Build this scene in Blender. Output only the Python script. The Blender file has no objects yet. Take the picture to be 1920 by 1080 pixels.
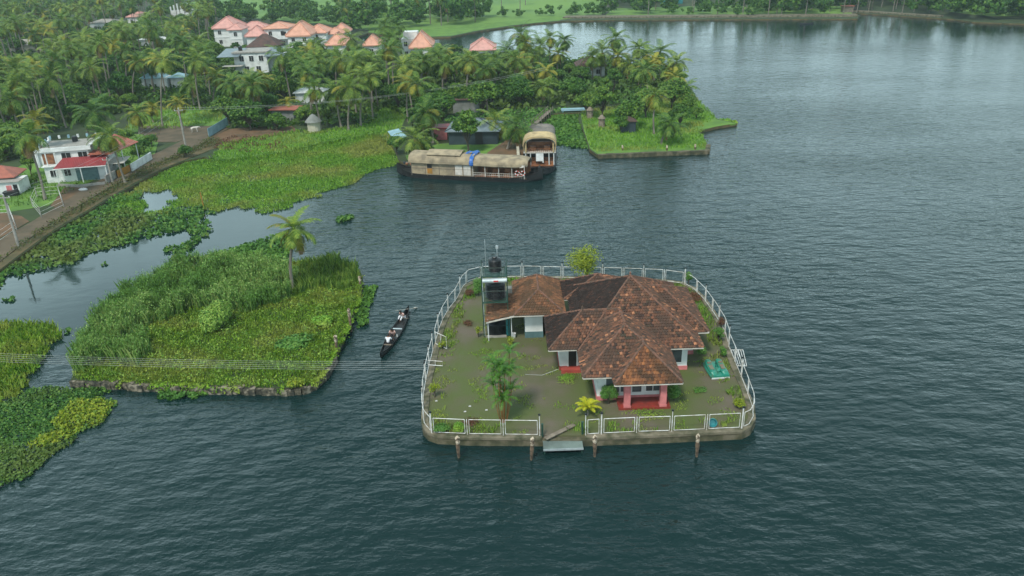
import bpy, bmesh, math, random
import numpy as np
from mathutils import Vector, Matrix, Euler
from mathutils.geometry import tessellate_polygon
random.seed(7); RNG = np.random.default_rng(7)
D = bpy.data; C = bpy.context.scene.collection; SC = bpy.context.scene
PI = math.pi; R = math.radians

# ------------------------------------------------------------------ camera
F = 1500.; TH = math.atan(668/1500.); ROLL = R(2.0); H = 32.
cam = D.cameras.new('camera'); co = D.objects.new('camera', cam); C.objects.link(co)
cam.sensor_width = 36.; cam.lens = 36.*F/1920.; cam.clip_end = 9000.; cam.clip_start = .5
co.location = (0, 0, H)
co.rotation_euler = (Matrix.Rotation(PI/2-TH, 3, 'X') @ Matrix.Rotation(-ROLL, 3, 'Z')).to_euler()
SC.camera = co
# ------------------------------------------------------------------ sky
SUN_EL, SUN_AZ = R(56), R(205)           # azimuth measured from +Y towards +X
w = D.worlds.new('World'); SC.world = w; w.use_nodes = True
nt = w.node_tree; N = nt.nodes; L = nt.links; N.clear()
out = N.new('ShaderNodeOutputWorld'); bg = N.new('ShaderNodeBackground')
sky = N.new('ShaderNodeTexSky'); sky.sky_type = 'NISHITA'; sky.sun_disc = False
sky.sun_elevation = SUN_EL; sky.sun_rotation = SUN_AZ; sky.dust_density = 2.0
tc = N.new('ShaderNodeTexCoord'); mp = N.new('ShaderNodeMapping'); mp.inputs['Scale'].default_value = (1, 1, 2.4)
nz = N.new('ShaderNodeTexNoise'); nz.inputs['Scale'].default_value = 3.2; nz.inputs['Detail'].default_value = 6; nz.inputs['Roughness'].default_value = .55
rp = N.new('ShaderNodeValToRGB'); rp.color_ramp.elements[0].position = .36; rp.color_ramp.elements[0].color = (.45, .45, .45, 1)
rp.color_ramp.elements[1].position = .62; rp.color_ramp.elements[1].color = (1, 1, 1, 1)
mx = N.new('ShaderNodeMix'); mx.data_type = 'RGBA'
sx = N.new('ShaderNodeSeparateXYZ'); L.new(tc.outputs['Generated'], sx.inputs[0])
ge = N.new('ShaderNodeMapRange'); ge.inputs[1].default_value = .12; ge.inputs[2].default_value = .85; L.new(sx.outputs[2], ge.inputs[0])
cg = N.new('ShaderNodeMix'); cg.data_type = 'RGBA'; cg.inputs[6].default_value = (11.0, 14.8, 15.6, 1); cg.inputs[7].default_value = (2.7, 4.2, 4.5, 1)   # cloud deck: brighter low over the horizon
L.new(ge.outputs[0], cg.inputs[0]); L.new(cg.outputs[2], mx.inputs[7])
L.new(tc.outputs['Generated'], mp.inputs[0]); L.new(mp.outputs[0], nz.inputs['Vector']); L.new(nz.outputs[0], rp.inputs[0])
vd = N.new('ShaderNodeVectorMath'); vd.operation = 'DOT_PRODUCT'; vd.inputs[1].default_value = Vector((-.55, .75, .40)).normalized(); L.new(tc.outputs['Generated'], vd.inputs[0])   # brighter cloud bank to the north-west
vm = N.new('ShaderNodeMapRange'); vm.interpolation_type = 'SMOOTHSTEP'; vm.inputs[1].default_value = .90; vm.inputs[2].default_value = 1.; vm.inputs[3].default_value = 1.; vm.inputs[4].default_value = 1.65; L.new(vd.outputs['Value'], vm.inputs[0])
vs_ = N.new('ShaderNodeVectorMath'); vs_.operation = 'SCALE'; L.new(cg.outputs[2], vs_.inputs[0]); L.new(vm.outputs[0], vs_.inputs['Scale']); L.new(vs_.outputs[0], mx.inputs[7])
L.new(rp.outputs[0], mx.inputs[0]); L.new(sky.outputs[0], mx.inputs[6]); L.new(mx.outputs[2], bg.inputs[0])
bg.inputs[1].default_value = .118
L.new(bg.outputs[0], out.inputs[0])
sl = D.lights.new('sun', 'SUN'); sl.energy = 3.2; sl.angle = R(10); sl.color = (1, .95, .86)
so = D.objects.new('sun', sl); C.objects.link(so)
sd = Vector((math.sin(SUN_AZ)*math.cos(SUN_EL), math.cos(SUN_AZ)*math.cos(SUN_EL), math.sin(SUN_EL)))
so.rotation_euler = sd.to_track_quat('Z', 'Y').to_euler()
SC.view_settings.view_transform = 'Standard'; SC.view_settings.look = 'None'
SC.view_settings.exposure = .06; SC.view_settings.gamma = 1
SC.render.resolution_x = 1024; SC.render.resolution_y = 576

# ------------------------------------------------------------------ pixel <-> world (survey of the ground plane)
cr, sr, ct, st = math.cos(ROLL), math.sin(ROLL), math.cos(TH), math.sin(TH)
def P(px, py, z=0.):
    x = px-960; y = -(py-540); xr = x*cr+y*sr; yr = -x*sr+y*cr
    d = (xr, F*ct+yr*st, -F*st+yr*ct); t = (z-H)/d[2]
    return Vector((d[0]*t, d[1]*t, z))
def proj(x, y, z):
    dz = z-H; f = y*ct-dz*st; u = y*st+dz*ct; xr = F*x/f; yr = F*u/f
    return (960+xr*cr-yr*sr, 540-(xr*sr+yr*cr))
def hz(x, y, py):
    lo, hi = -5, 60
    for _ in range(40):
        m = (lo+hi)/2
        if proj(x, y, m)[1] > py: lo = m
        else: hi = m
    return lo
def pip(pts, poly):
    pts = np.asarray(pts); x = pts[:, 0]; y = pts[:, 1]; ins = np.zeros(len(pts), bool); n = len(poly)
    for i in range(n):
        x1, y1 = poly[i][0], poly[i][1]; x2, y2 = poly[(i+1) % n][0], poly[(i+1) % n][1]
        if y1 == y2: continue
        c = ((y1 > y) != (y2 > y)) & (x < (x2-x1)*(y-y1)/(y2-y1)+x1); ins ^= c
    return ins
def wpoly(px, z=0.): return [P(a, b, z) for a, b in px]
_nd = [(random.uniform(-1, 1), random.uniform(-1, 1), random.uniform(0, 6)) for _ in range(10)]
def snoise(x, y, sc):
    v = 0
    for i, (a, b, p) in enumerate(_nd):
        k = (1+.35*i)/sc*2.2; n = math.hypot(a, b)+1e-6
        v = v+np.sin((x*a/n+y*b/n)*k+p)/(1+.3*i)
    return v/3.2

# ------------------------------------------------------------------ materials
def newmat(name):
    m = D.materials.new(name); m.use_nodes = True; n = m.node_tree.nodes; b = n['Principled BSDF']
    return m, n, m.node_tree.links, b
def M(name, c1, c2=None, rough=.8, sc=1.5, detail=5, bump=0., bsc=None, metal=0, lo=.35, hi=.65, coords='Object', c3=None):
    m, n, l, b = newmat(name); b.inputs['Roughness'].default_value = rough; b.inputs['Metallic'].default_value = metal
    if c2 is None: c2 = tuple(x*.72 for x in c1)
    t = n.new('ShaderNodeTexCoord'); z = n.new('ShaderNodeTexNoise'); z.inputs['Scale'].default_value = sc; z.inputs['Detail'].default_value = detail
    r = n.new('ShaderNodeValToRGB'); r.color_ramp.elements[0].position = lo; r.color_ramp.elements[1].position = hi
    r.color_ramp.elements[0].color = (*c2, 1); r.color_ramp.elements[1].color = (*c1, 1)
    if c3: e = r.color_ramp.elements.new((lo+hi)/2); e.color = (*c3, 1)
    l.new(t.outputs[coords], z.inputs['Vector']); l.new(z.outputs[0], r.inputs[0]); l.new(r.outputs[0], b.inputs['Base Color'])
    if bump:
        z2 = n.new('ShaderNodeTexNoise'); z2.inputs['Scale'].default_value = bsc or sc*4; z2.inputs['Detail'].default_value = 4
        l.new(t.outputs[coords], z2.inputs['Vector'])
        u = n.new('ShaderNodeBump'); u.inputs['Strength'].default_value = bump; u.inputs['Distance'].default_value = .05
        l.new(z2.outputs[0], u.inputs['Height']); l.new(u.outputs[0], b.inputs['Normal'])
    return m
def wavemat(name, c1, c2, period, axis='X', rough=.6, bump=.6, rust=None):
    """ribbed sheet / thatch: ribs across one axis plus weathering noise"""
    m, n, l, b = newmat(name); b.inputs['Roughness'].default_value = rough
    t = n.new('ShaderNodeTexCoord'); wv = n.new('ShaderNodeTexWave'); wv.wave_type = 'BANDS'; wv.bands_direction = axis
    wv.inputs['Scale'].default_value = 1/period/3.18; wv.inputs['Distortion'].default_value = .4
    z = n.new('ShaderNodeTexNoise'); z.inputs['Scale'].default_value = .9; z.inputs['Detail'].default_value = 6
    r = n.new('ShaderNodeValToRGB'); r.color_ramp.elements[0].position = .35; r.color_ramp.elements[1].position = .62
    r.color_ramp.elements[0].color = (*c2, 1); r.color_ramp.elements[1].color = (*c1, 1)
    u = n.new('ShaderNodeBump'); u.inputs['Strength'].default_value = bump; u.inputs['Distance'].default_value = .06
    l.new(t.outputs['Object'], wv.inputs['Vector']); l.new(t.outputs['Object'], z.inputs['Vector']); l.new(z.outputs[0], r.inputs[0])
    l.new(r.outputs[0], b.inputs['Base Color']); l.new(wv.outputs['Fac'], u.inputs['Height']); l.new(u.outputs[0], b.inputs['Normal'])
    return m
def leafmat(name, cols, patch=None, psc=.12, objvar=.0, trans=.25, rough=.6):
    """leaf colour varies leaf by leaf, with a few natural patches of another colour"""
    m, n, l, b = newmat(name); b.inputs['Roughness'].default_value = rough; b.inputs['Specular IOR Level'].default_value = .25
    if trans: cols = [tuple(x*LG for x in c) for c in cols]; patch = patch and tuple(x*LG for x in patch)
    g = n.new('ShaderNodeNewGeometry'); r = n.new('ShaderNodeValToRGB'); els = r.color_ramp.elements
    els[0].color = (*cols[0], 1); els[1].color = (*cols[-1], 1)
    for i, c in enumerate(cols[1:-1]): e = els.new((i+1)/(len(cols)-1)); e.color = (*c, 1)
    l.new(g.outputs['Random Per Island'], r.inputs[0]); col = r.outputs[0]
    if patch:
        t = n.new('ShaderNodeTexCoord'); z = n.new('ShaderNodeTexNoise'); z.inputs['Scale'].default_value = psc; z.inputs['Detail'].default_value = 3
        l.new(t.outputs['Object'], z.inputs['Vector']); q = n.new('ShaderNodeMapRange'); q.inputs[1].default_value = .46; q.inputs[2].default_value = .6; q.inputs[4].default_value = .85
        x = n.new('ShaderNodeMix'); x.data_type = 'RGBA'; x.inputs[7].default_value = (*patch, 1)
        l.new(z.outputs[0], q.inputs[0]); l.new(q.outputs[0], x.inputs[0]); l.new(col, x.inputs[6]); col = x.outputs[2]
    if objvar:
        oi = n.new('ShaderNodeObjectInfo'); hs = n.new('ShaderNodeHueSaturation')
        a = n.new('ShaderNodeMapRange'); a.inputs[3].default_value = .5-objvar*.03; a.inputs[4].default_value = .5+objvar*.02
        v = n.new('ShaderNodeMapRange'); v.inputs[3].default_value = 1.3; v.inputs[4].default_value = .75
        l.new(oi.outputs['Random'], a.inputs[0]); l.new(oi.outputs['Random'], v.inputs[0])
        l.new(a.outputs[0], hs.inputs['Hue']); l.new(v.outputs[0], hs.inputs['Value']); l.new(col, hs.inputs['Color']); col = hs.outputs[0]
    l.new(col, b.inputs['Base Color'])
    if trans:
        tr = n.new('ShaderNodeBsdfTranslucent'); ms = n.new('ShaderNodeMixShader'); ms.inputs[0].default_value = trans
        l.new(col, tr.inputs[0]); l.new(b.outputs[0], ms.inputs[1]); l.new(tr.outputs[0], ms.inputs[2])
        l.new(ms.outputs[0], n['Material Output'].inputs[0])
    return m

MT = {}
MT['earth'] = M('forest_earth', (.035, .06, .015), (.02, .035, .01), .95, .25, bump=.5)
MT['lawn'] = M('rough_turf', (.12, .23, .03), (.07, .15, .022), .95, .35, bump=.6, bsc=3, c3=(.09, .19, .025))
MT['paddy'] = M('paddy_green', (.125, .235, .035), (.085, .18, .03), .9, .02, lo=.4, hi=.6)
MT['road'] = M('dirt_road', (.125, .092, .058), (.075, .06, .036), .95, .5, bump=.4)
MT['dirt'] = M('red_earth', (.16, .088, .045), (.085, .06, .03), .95, .4, bump=.4)
MT['drymud'] = M('scrubby_verge', (.12, .085, .035), (.045, .05, .018), .95, .5, bump=.5)
MT['stone'] = M('lake_wall_stone', (.14, .12, .08), (.035, .038, .02), .9, 1.3, bump=.9, bsc=5, c3=(.07, .066, .034))
MT['drystone'] = M('drystone', (.24, .21, .16), (.03, .03, .022), .95, 2.6, bump=.9, bsc=8, lo=.42, hi=.62, c3=(.09, .08, .055))
MT['stonetop'] = M('lake_wall_top', (.20, .17, .12), (.05, .055, .025), .9, 1.4, bump=.5, bsc=6)
MT['yard'] = M('mossy_paving', (.118, .098, .07), (.075, .098, .024), .9, .30, 8, bump=.5, bsc=9, lo=.40, hi=.66, c3=(.088, .09, .04))
MT['white'] = M('white_paint', (.72, .74, .74), (.54, .56, .55), .55, 1.1)
MT['whitewall'] = M('white_plaster', (.66, .68, .67), (.48, .50, .49), .8, .8, lo=.3, hi=.55)
MT['cream'] = M('cream_plaster', (.5, .46, .36), (.35, .32, .25), .8, .8)
MT['greywall'] = M('grey_plaster', (.22, .23, .22), (.13, .14, .13), .85, .8)
MT['steel'] = M('white_pipe', (.72, .74, .75), (.42, .38, .33), .45, 3)
MT['pink'] = M('pink_paint', (.60, .19, .19), (.42, .13, .13), .7, 1.6)
MT['redfloor'] = M('red_oxide_floor', (.27, .035, .025), (.15, .03, .022), .5, 1.8)
MT['redplinth'] = M('red_plinth', (.40, .07, .05), (.3, .05, .04), .6, 1.2)
MT['teal'] = M('teal_paint', (.02, .20, .22), (.015, .14, .16), .5, 2)
MT['tealgrey'] = M('teal_grey_paint', (.10, .18, .19), (.07, .13, .14), .5, 2)
MT['greensteel'] = M('green_steel', (.02, .07, .05), (.012, .04, .03), .5, 3)
MT['jetty'] = wavemat('jetty_sheet', (.17, .23, .21), (.09, .13, .12), .09, 'Y', .5, .7)
MT['black'] = M('black_plastic', (.012, .014, .016), (.006, .008, .01), .38, 2)
MT['dark'] = M('dark_opening', (.012, .013, .014), (.006, .007, .008), .5, 2)
MT['glass'] = M('grey_louvre_glass', (.10, .12, .125), (.05, .06, .065), .25, 1)
MT['silver'] = M('silver_metal', (.55, .6, .62), (.4, .45, .47), .3, 2, metal=.4)
MT['redmark'] = M('red_marking', (.5, .03, .03))
MT['wood'] = M('weathered_wood', (.24, .20, .155), (.13, .105, .08), .85, 2.5, bump=.3)
MT['darkwood'] = M('tarred_hull', (.022, .022, .022), (.010, .011, .012), .45, 1.5)
MT['brownwood'] = M('varnished_wood', (.28, .12, .05), (.15, .06, .03), .5, 2)
MT['thatch'] = wavemat('bamboo_mat_thatch', (.41, .33, .215), (.20, .165, .115), .16, 'X', .85, .8)
MT['thatch2'] = wavemat('golden_thatch', (.52, .39, .20), (.32, .24, .13), .13, 'Z', .85, .8)
MT['greythatch'] = wavemat('grey_thatch', (.24, .21, .18), (.14, .125, .11), .16, 'X', .85, .8)
MT['bluetarp'] = M('blue_tarpaulin', (.02, .12, .42), (.02, .09, .3), .45, 2)
MT['canvas'] = M('pale_canvas', (.58, .54, .48), (.42, .40, .36), .8, 2)
MT['pinkroof'] = wavemat('pink_tile_roof', (.58, .30, .26), (.46, .24, .21), .35, 'Z', .75, .5)
MT['orangeroof'] = wavemat('orange_tile_roof', (.60, .31, .22), (.48, .24, .17), .35, 'Z', .75, .5)
MT['redsheet'] = wavemat('red_sheet_roof', (.27, .04, .045), (.20, .03, .035), .25, 'X', .5, .5)
MT['rustsheet'] = wavemat('rust_red_sheet_roof', (.38, .12, .08), (.28, .09, .06), .25, 'X', .6, .5)
MT['bluesheet'] = wavemat('blue_grey_sheet_roof', (.17, .215, .24), (.13, .165, .19), .3, 'X', .45, .5)
MT['darkwall'] = M('dark_blue_wall', (.028, .045, .058), (.018, .03, .04), .6, .7)
MT['brownroof'] = wavemat('brown_tile_roof', (.10, .055, .045), (.05, .032, .028), .33, 'Z', .85, .6)
MT['concrete'] = M('concrete', (.34, .32, .29), (.22, .21, .19), .85, 2)
MT['postpale'] = M('lichen_pale_post', (.5, .42, .32), (.10, .07, .045), .9, 5, lo=.42, hi=.55)
MT['postbrown'] = M('rotten_brown_post', (.19, .13, .085), (.05, .035, .025), .9, 4)
MT['trunk'] = M('palm_bark', (.24, .215, .18), (.12, .105, .085), .9, 3, bump=.4)
MT['bark'] = M('tree_bark', (.10, .08, .06), (.05, .04, .03), .9, 3)
MT['skin'] = M('brown_skin', (.18, .085, .05), (.15, .07, .04), .6)
MT['hair'] = M('black_hair', (.008, .007, .006), (.006, .005, .005), .6)
MT['shirtwhite'] = M('white_shirt', (.72, .73, .76), (.6, .6, .64), .8)
MT['shirtpink'] = M('pale_pink_shirt', (.62, .42, .38), (.5, .33, .3), .8)
MT['cloth'] = M('dark_cloth', (.03, .025, .03), (.02, .018, .02), .9)
MT['pedal'] = M('turquoise_fibreglass', (.02, .21, .15), (.08, .13, .08), .35, 2.2, lo=.3, hi=.5)
MT['pedalseat'] = M('faded_seat', (.13, .20, .14), (.2, .13, .09), .7, 3)
MT['lifered'] = M('red_ring', (.6, .05, .03)); MT['bluefence'] = M('pale_blue_sheet', (.28, .45, .52), (.2, .34, .4), .6, 1)
MT['wire'] = M('pale_wire', (.45, .47, .46), rough=.5)
MT['coconut'] = M('orange_coconut', (.40, .16, .02), (.25, .14, .02), .6)
MT['litter'] = M('white_litter', (.6, .6, .6))
# leaves
LG = 1.35; LM = {}
LM['palm'] = leafmat('palm_leaf', [(.028, .072, .015), (.055, .115, .02), (.095, .165, .026), (.16, .21, .035)], objvar=1.0, trans=.25)
LM['palmy'] = leafmat('palm_leaf_yellow', [(.09, .12, .018), (.16, .17, .02), (.24, .20, .025)], objvar=.3)
LM['dead'] = leafmat('dead_frond', [(.10, .065, .035), (.17, .11, .06), (.22, .15, .06)], trans=.1)
LM['tree'] = leafmat('tree_leaf', [(.018, .06, .012), (.036, .10, .016), (.065, .145, .02), (.11, .19, .028)], objvar=.8)
LM['hy'] = leafmat('hyacinth_leaf', [(.026, .085, .018), (.045, .12, .024), (.07, .16, .03), (.12, .21, .04)], patch=(.10, .13, .03), psc=.11)
LM['hyb'] = leafmat('bright_hyacinth_leaf', [(.045, .12, .02), (.07, .16, .025), (.10, .20, .03)], patch=(.05, .13, .025), psc=.2)
LM['hyy'] = leafmat('yellow_creeper_leaf', [(.10, .17, .02), (.17, .23, .02), (.24, .27, .025)])
LM['swamp'] = leafmat('swamp_grass', [(.07, .19, .022), (.13, .27, .028), (.20, .34, .035)], patch=(.24, .26, .06), psc=.075)
LM['short'] = leafmat('meadow_grass', [(.08, .19, .018), (.14, .26, .022), (.23, .33, .035)], patch=(.24, .29, .05), psc=.25)
LM['reed'] = leafmat('reed_leaf', [(.07, .17, .03), (.13, .25, .05), (.20, .33, .08), (.34, .43, .14)], patch=(.09, .20, .035), psc=.18)
LM['bush'] = leafmat('bush_leaf', [(.04, .12, .022), (.07, .17, .03), (.12, .22, .045)])
LM['bushy'] = leafmat('yellow_bush_leaf', [(.10, .15, .012), (.17, .22, .018), (.26, .29, .025)])
LM['rust'] = leafmat('rusty_leaf', [(.07, .03, .02), (.12, .05, .03), (.10, .08, .03)])
LM['lip'] = leafmat('dark_glossy_frond', [(.025, .09, .014), (.05, .14, .02), (.11, .21, .025)], rough=.5)
LM['cyc'] = leafmat('yellow_frond', [(.18, .24, .015), (.32, .34, .02), (.45, .38, .02)])

# ------------------------------------------------------------------ object helpers
def tag(o, label=None, cat=None, group=None, kind=None):
    if label: o['label'] = label
    if cat: o['category'] = cat
    if group: o['group'] = group
    if kind: o['kind'] = kind
    return o
def thing(name, label, cat, loc=(0, 0, 0), rz=0, group=None):
    o = D.objects.new(name, None); C.objects.link(o); o.location = loc; o.rotation_euler = (0, 0, rz); o.empty_display_size = .3
    return tag(o, label, cat, group)
class MB:
    def __init__(s): s.v = []; s.f = []; s.m = []
    def add(s, vs, fs, m=0):
        b = len(s.v); s.v += [tuple(v) for v in vs]; s.f += [tuple(i+b for i in f) for f in fs]; s.m += [m]*len(fs); return s
    def box(s, a, b, m=0, rz=0, c=None):
        x0, y0, z0 = a; x1, y1, z1 = b
        vs = [(x0, y0, z0), (x1, y0, z0), (x1, y1, z0), (x0, y1, z0), (x0, y0, z1), (x1, y0, z1), (x1, y1, z1), (x0, y1, z1)]
        if rz:
            cx, cy = c or ((x0+x1)/2, (y0+y1)/2); k, q = math.cos(rz), math.sin(rz)
            vs = [(cx+(x-cx)*k-(y-cy)*q, cy+(x-cx)*q+(y-cy)*k, z) for x, y, z in vs]
        return s.add(vs, [(0, 3, 2, 1), (4, 5, 6, 7), (0, 1, 5, 4), (1, 2, 6, 5), (2, 3, 7, 6), (3, 0, 4, 7)], m)
    def tube(s, pts, r, n=6, m=0, cap=True):
        pts = [Vector(p) for p in pts]; rs = r if isinstance(r, (list, tuple)) else [r]*len(pts); vs = []; fs = []
        for i, p in enumerate(pts):
            d = (pts[min(i+1, len(pts)-1)]-pts[max(i-1, 0)]).normalized()
            a = d.cross(Vector((0, 0, 1))) if abs(d.z) < .95 else d.cross(Vector((1, 0, 0))); a.normalize(); b = d.cross(a)
            for k in range(n):
                t = 2*PI*k/n; vs.append(p+a*math.cos(t)*rs[i]+b*math.sin(t)*rs[i])
        for i in range(len(pts)-1):
            for k in range(n):
                k2 = (k+1) % n; fs.append((i*n+k, i*n+k2, (i+1)*n+k2, (i+1)*n+k))
        if cap: fs.append(tuple(range(n))[::-1]); fs.append(tuple((len(pts)-1)*n+k for k in range(n)))
        return s.add(vs, fs, m)
    def lathe(s, prof, c=(0, 0, 0), n=20, m=0):
        vs = []; fs = []
        for r, z in prof:
            for k in range(n): t = 2*PI*k/n; vs.append((c[0]+r*math.cos(t), c[1]+r*math.sin(t), c[2]+z))
        for i in range(len(prof)-1):
            for k in range(n):
                k2 = (k+1) % n; fs.append((i*n+k, i*n+k2, (i+1)*n+k2, (i+1)*n+k))
        fs.append(tuple(range(n))[::-1]); fs.append(tuple((len(prof)-1)*n+k for k in range(n)))
        return s.add(vs, fs, m)
    def prism(s, poly, z0, z1, m=0, mside=None):
        n = len(poly); p = [Vector((a[0], a[1], 0)) for a in poly]
        tr = tessellate_polygon([p]); vs = [(a[0], a[1], z1) for a in poly]+[(a[0], a[1], z0) for a in poly]
        up = []
        for t in tr:
            a, b, c = (p[i] for i in t); cr_ = (b-a).cross(c-a).z; up.append(tuple(t) if cr_ > 0 else tuple(reversed(t)))
        s.add(vs, up, m); b0 = len(s.v)-2*n
        area = sum(p[i].x*p[(i+1) % n].y-p[(i+1) % n].x*p[i].y for i in range(n))
        fs = []
        for i in range(n):
            j = (i+1) % n; q = (b0+i, b0+n+i, b0+n+j, b0+j); fs.append(q if area > 0 else q[::-1])
        s.f += fs; s.m += [m if mside is None else mside]*n
        return s
    def build(s, name, mats, parent=None, smooth=False, loc=None):
        me = D.meshes.new(name); me.from_pydata(s.v, [], s.f)
        for m in (mats if isinstance(mats, (list, tuple)) else [mats]): me.materials.append(m)
        me.polygons.foreach_set('material_index', s.m)
        if smooth: me.polygons.foreach_set('use_smooth', [True]*len(me.polygons))
        me.update(); o = D.objects.new(name, me); C.objects.link(o)
        if parent: o.parent = parent
        if loc: o.location = loc
        return o
def npmesh(name, v, k, mats, parent=None, mi=None, loc=None):
    """v: (n*k,3) array, every k verts one face"""
    me = D.meshes.new(name); n = len(v)//k
    me.vertices.add(len(v)); me.vertices.foreach_set('co', np.ascontiguousarray(v, dtype=np.float32).ravel())
    me.loops.add(len(v)); me.loops.foreach_set('vertex_index', np.arange(len(v), dtype=np.int32))
    me.polygons.add(n); me.polygons.foreach_set('loop_start', np.arange(n, dtype=np.int32)*k)
    for m in (mats if isinstance(mats, (list, tuple)) else [mats]): me.materials.append(m)
    if mi is not None: me.polygons.foreach_set('material_index', np.asarray(mi, dtype=np.int32))
    me.update(calc_edges=True)
    o = D.objects.new(name, me); C.objects.link(o)
    if parent: o.parent = parent
    if loc: o.location = loc
    return o
def leaves(c, size, up=.5, rng=RNG, asp=.6, outward=None):
    """rhombic leaf quads round centres c"""
    n = len(c); nrm = rng.normal(size=(n, 3))
    if outward is not None: nrm = nrm*.55+outward
    nrm[:, 2] += up*2; nrm /= np.linalg.norm(nrm, axis=1)[:, None]
    a = rng.normal(size=(n, 3)); a -= (a*nrm).sum(1)[:, None]*nrm; a /= np.linalg.norm(a, axis=1)[:, None]; b = np.cross(nrm, a)
    s = (size*rng.uniform(.6, 1.3, n))[:, None] if np.isscalar(size) else size[:, None]
    v = np.stack([c-a*s, c-b*s*asp, c+a*s, c+b*s*asp], 1)
    return v.reshape(-1, 3)
def blades(c, h, wd, lean=.35, rng=RNG):
    n = len(c); t = rng.uniform(0, 2*PI, n); h = h*rng.uniform(.55, 1.2, n)
    ln = rng.uniform(.05, lean, n)*h; dx = np.cos(t); dy = np.sin(t)
    side = np.stack([-dy, dx, np.zeros(n)], 1)*(wd*.5)
    tip = c+np.stack([dx*ln, dy*ln, h], 1); mid = c+np.stack([dx*ln*.3, dy*ln*.3, h*.6], 1)
    v = np.stack([c-side, c+side, mid+side*.75, tip, mid-side*.75], 1)
    return v.reshape(-1, 3)
def scatter(poly, dens, holes=(), rng=RNG, edge=0.):
    p = np.array([(a[0], a[1]) for a in poly]); lo = p.min(0); hi = p.max(0)
    n = int((hi-lo).prod()*dens); pts = rng.uniform(lo, hi, size=(n, 2))
    if edge:
        q = pts+np.stack([snoise(pts[:, 0], pts[:, 1], edge*2), snoise(pts[:, 1]+31, pts[:, 0]-17, edge*2)], 1)*edge
    else: q = pts
    k = pip(q, poly)
    for hpoly in holes: k &= ~pip(q, hpoly)
    return pts[k]
def at(pts, z):
    return np.concatenate([pts, (np.full((len(pts), 1), z) if np.isscalar(z) else np.asarray(z)[:, None])], 1)
def copytree(o, parent=None):
    c = o.copy(); C.objects.link(c)
    if parent: c.parent = parent
    for ch in [x for x in D.objects if x.parent == o]: copytree(ch, c)
    return c

# ================================================================== SETTING
# ---- water
def water():
    m, n, l, b = newmat('lake_water'); b.inputs['Roughness'].default_value = .05; b.inputs['IOR'].default_value = 1.33
    b.inputs['Base Color'].default_value = (.0055, .0215, .0215, 1)
    g = n.new('ShaderNodeNewGeometry'); sp = n.new('ShaderNodeSeparateXYZ'); l.new(g.outputs['Position'], sp.inputs[0])
    def mr(src, a, b_, c=0., d=1., typ='SMOOTHSTEP'):
        q = n.new('ShaderNodeMapRange'); q.interpolation_type = typ
        for i, v in ((1, a), (2, b_), (3, c), (4, d)): q.inputs[i].default_value = v
        l.new(src, q.inputs[0]); return q.outputs[0]
    def mth(op, a, b_=None):
        q = n.new('ShaderNodeMath'); q.operation = op
        for i, v in enumerate((a, b_)):
            if v is None: continue
            if isinstance(v, (int, float)): q.inputs[i].default_value = v
            else: l.new(v, q.inputs[i])
        return q.outputs[0]
    X, Y = sp.outputs[0], sp.outputs[1]
    def noise(sx, sy, sc, det, rough=.55, rot=0):
        mp = n.new('ShaderNodeMapping'); mp.inputs['Scale'].default_value = (sx, sy, 1); mp.inputs['Rotation'].default_value = (0, 0, rot)
        z = n.new('ShaderNodeTexNoise'); z.inputs['Scale'].default_value = sc; z.inputs['Detail'].default_value = det; z.inputs['Roughness'].default_value = rough
        l.new(g.outputs['Position'], mp.inputs[0]); l.new(mp.outputs[0], z.inputs['Vector']); return z.outputs[0]
    w1 = noise(.75, 1.5, 1.15, 3, .55, R(12)); w2 = noise(1, 1.8, .33, 2, .5, R(-20)); w3 = noise(1, 1.3, 3.2, 2, .5, R(30))
    hgt = mth('ADD', mth('ADD', w1, mth('MULTIPLY', w2, 2.0)), mth('MULTIPLY', w3, .22))
    # sheltered back channel on the left is nearly still
    calm = mth('MULTIPLY', mr(X, -22., -31., 0., 1.), mr(mth('ADD', Y, mth('MULTIPLY', X, -.12)), 60., 68., 0., 1.))
    far = mr(Y, 90., 300., 1., .22)
    gust = mr(noise(.6, 1.3, .03, 4), .34, .66, .62, 1.12)
    # smooth wake left behind the canoe
    yy = mth('SUBTRACT', Y, 66.)
    xc = mth('ADD', mth('MULTIPLY', yy, .075), -10.2); wd = mth('ADD', mth('MULTIPLY', yy, .035), .35)
    dist = mth('DIVIDE', mth('ABSOLUTE', mth('SUBTRACT', X, xc)), wd)
    wake = mth('MULTIPLY', mr(dist, .5, 1.25, 1., 0.), mth('MULTIPLY', mr(Y, 65., 68., 0., 1.), mr(Y, 84., 108., 1., 0.)))
    st_ = mth('MULTIPLY', mth('MULTIPLY', far, gust), mth('SUBTRACT', 1.0, mth('MULTIPLY', calm, .965)))
    st_ = mth('MULTIPLY', st_, mth('SUBTRACT', 1., mth('MULTIPLY', wake, .4)))
    u = n.new('ShaderNodeBump'); u.inputs['Distance'].default_value = .34
    l.new(mth('MULTIPLY', st_, .46), u.inputs['Strength']); l.new(hgt, u.inputs['Height']); l.new(u.outputs[0], b.inputs['Normal'])
    return m
mb = MB(); mb.add([(-3000, -60, 0), (3000, -60, 0), (3000, 2500, 0), (-3000, 2500, 0)], [(0, 1, 2, 3)])
tag(mb.build('lake_water', water()), 'rippled teal lake water around the islands', kind='structure')
mb = MB(); mb.add([(-3000, -60, -2.5), (3000, -60, -2.5), (3000, 2500, -2.5), (-3000, 2500, -2.5)], [(0, 1, 2, 3)])
tag(mb.build('lake_bed', MT['drymud']), kind='structure')

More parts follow.
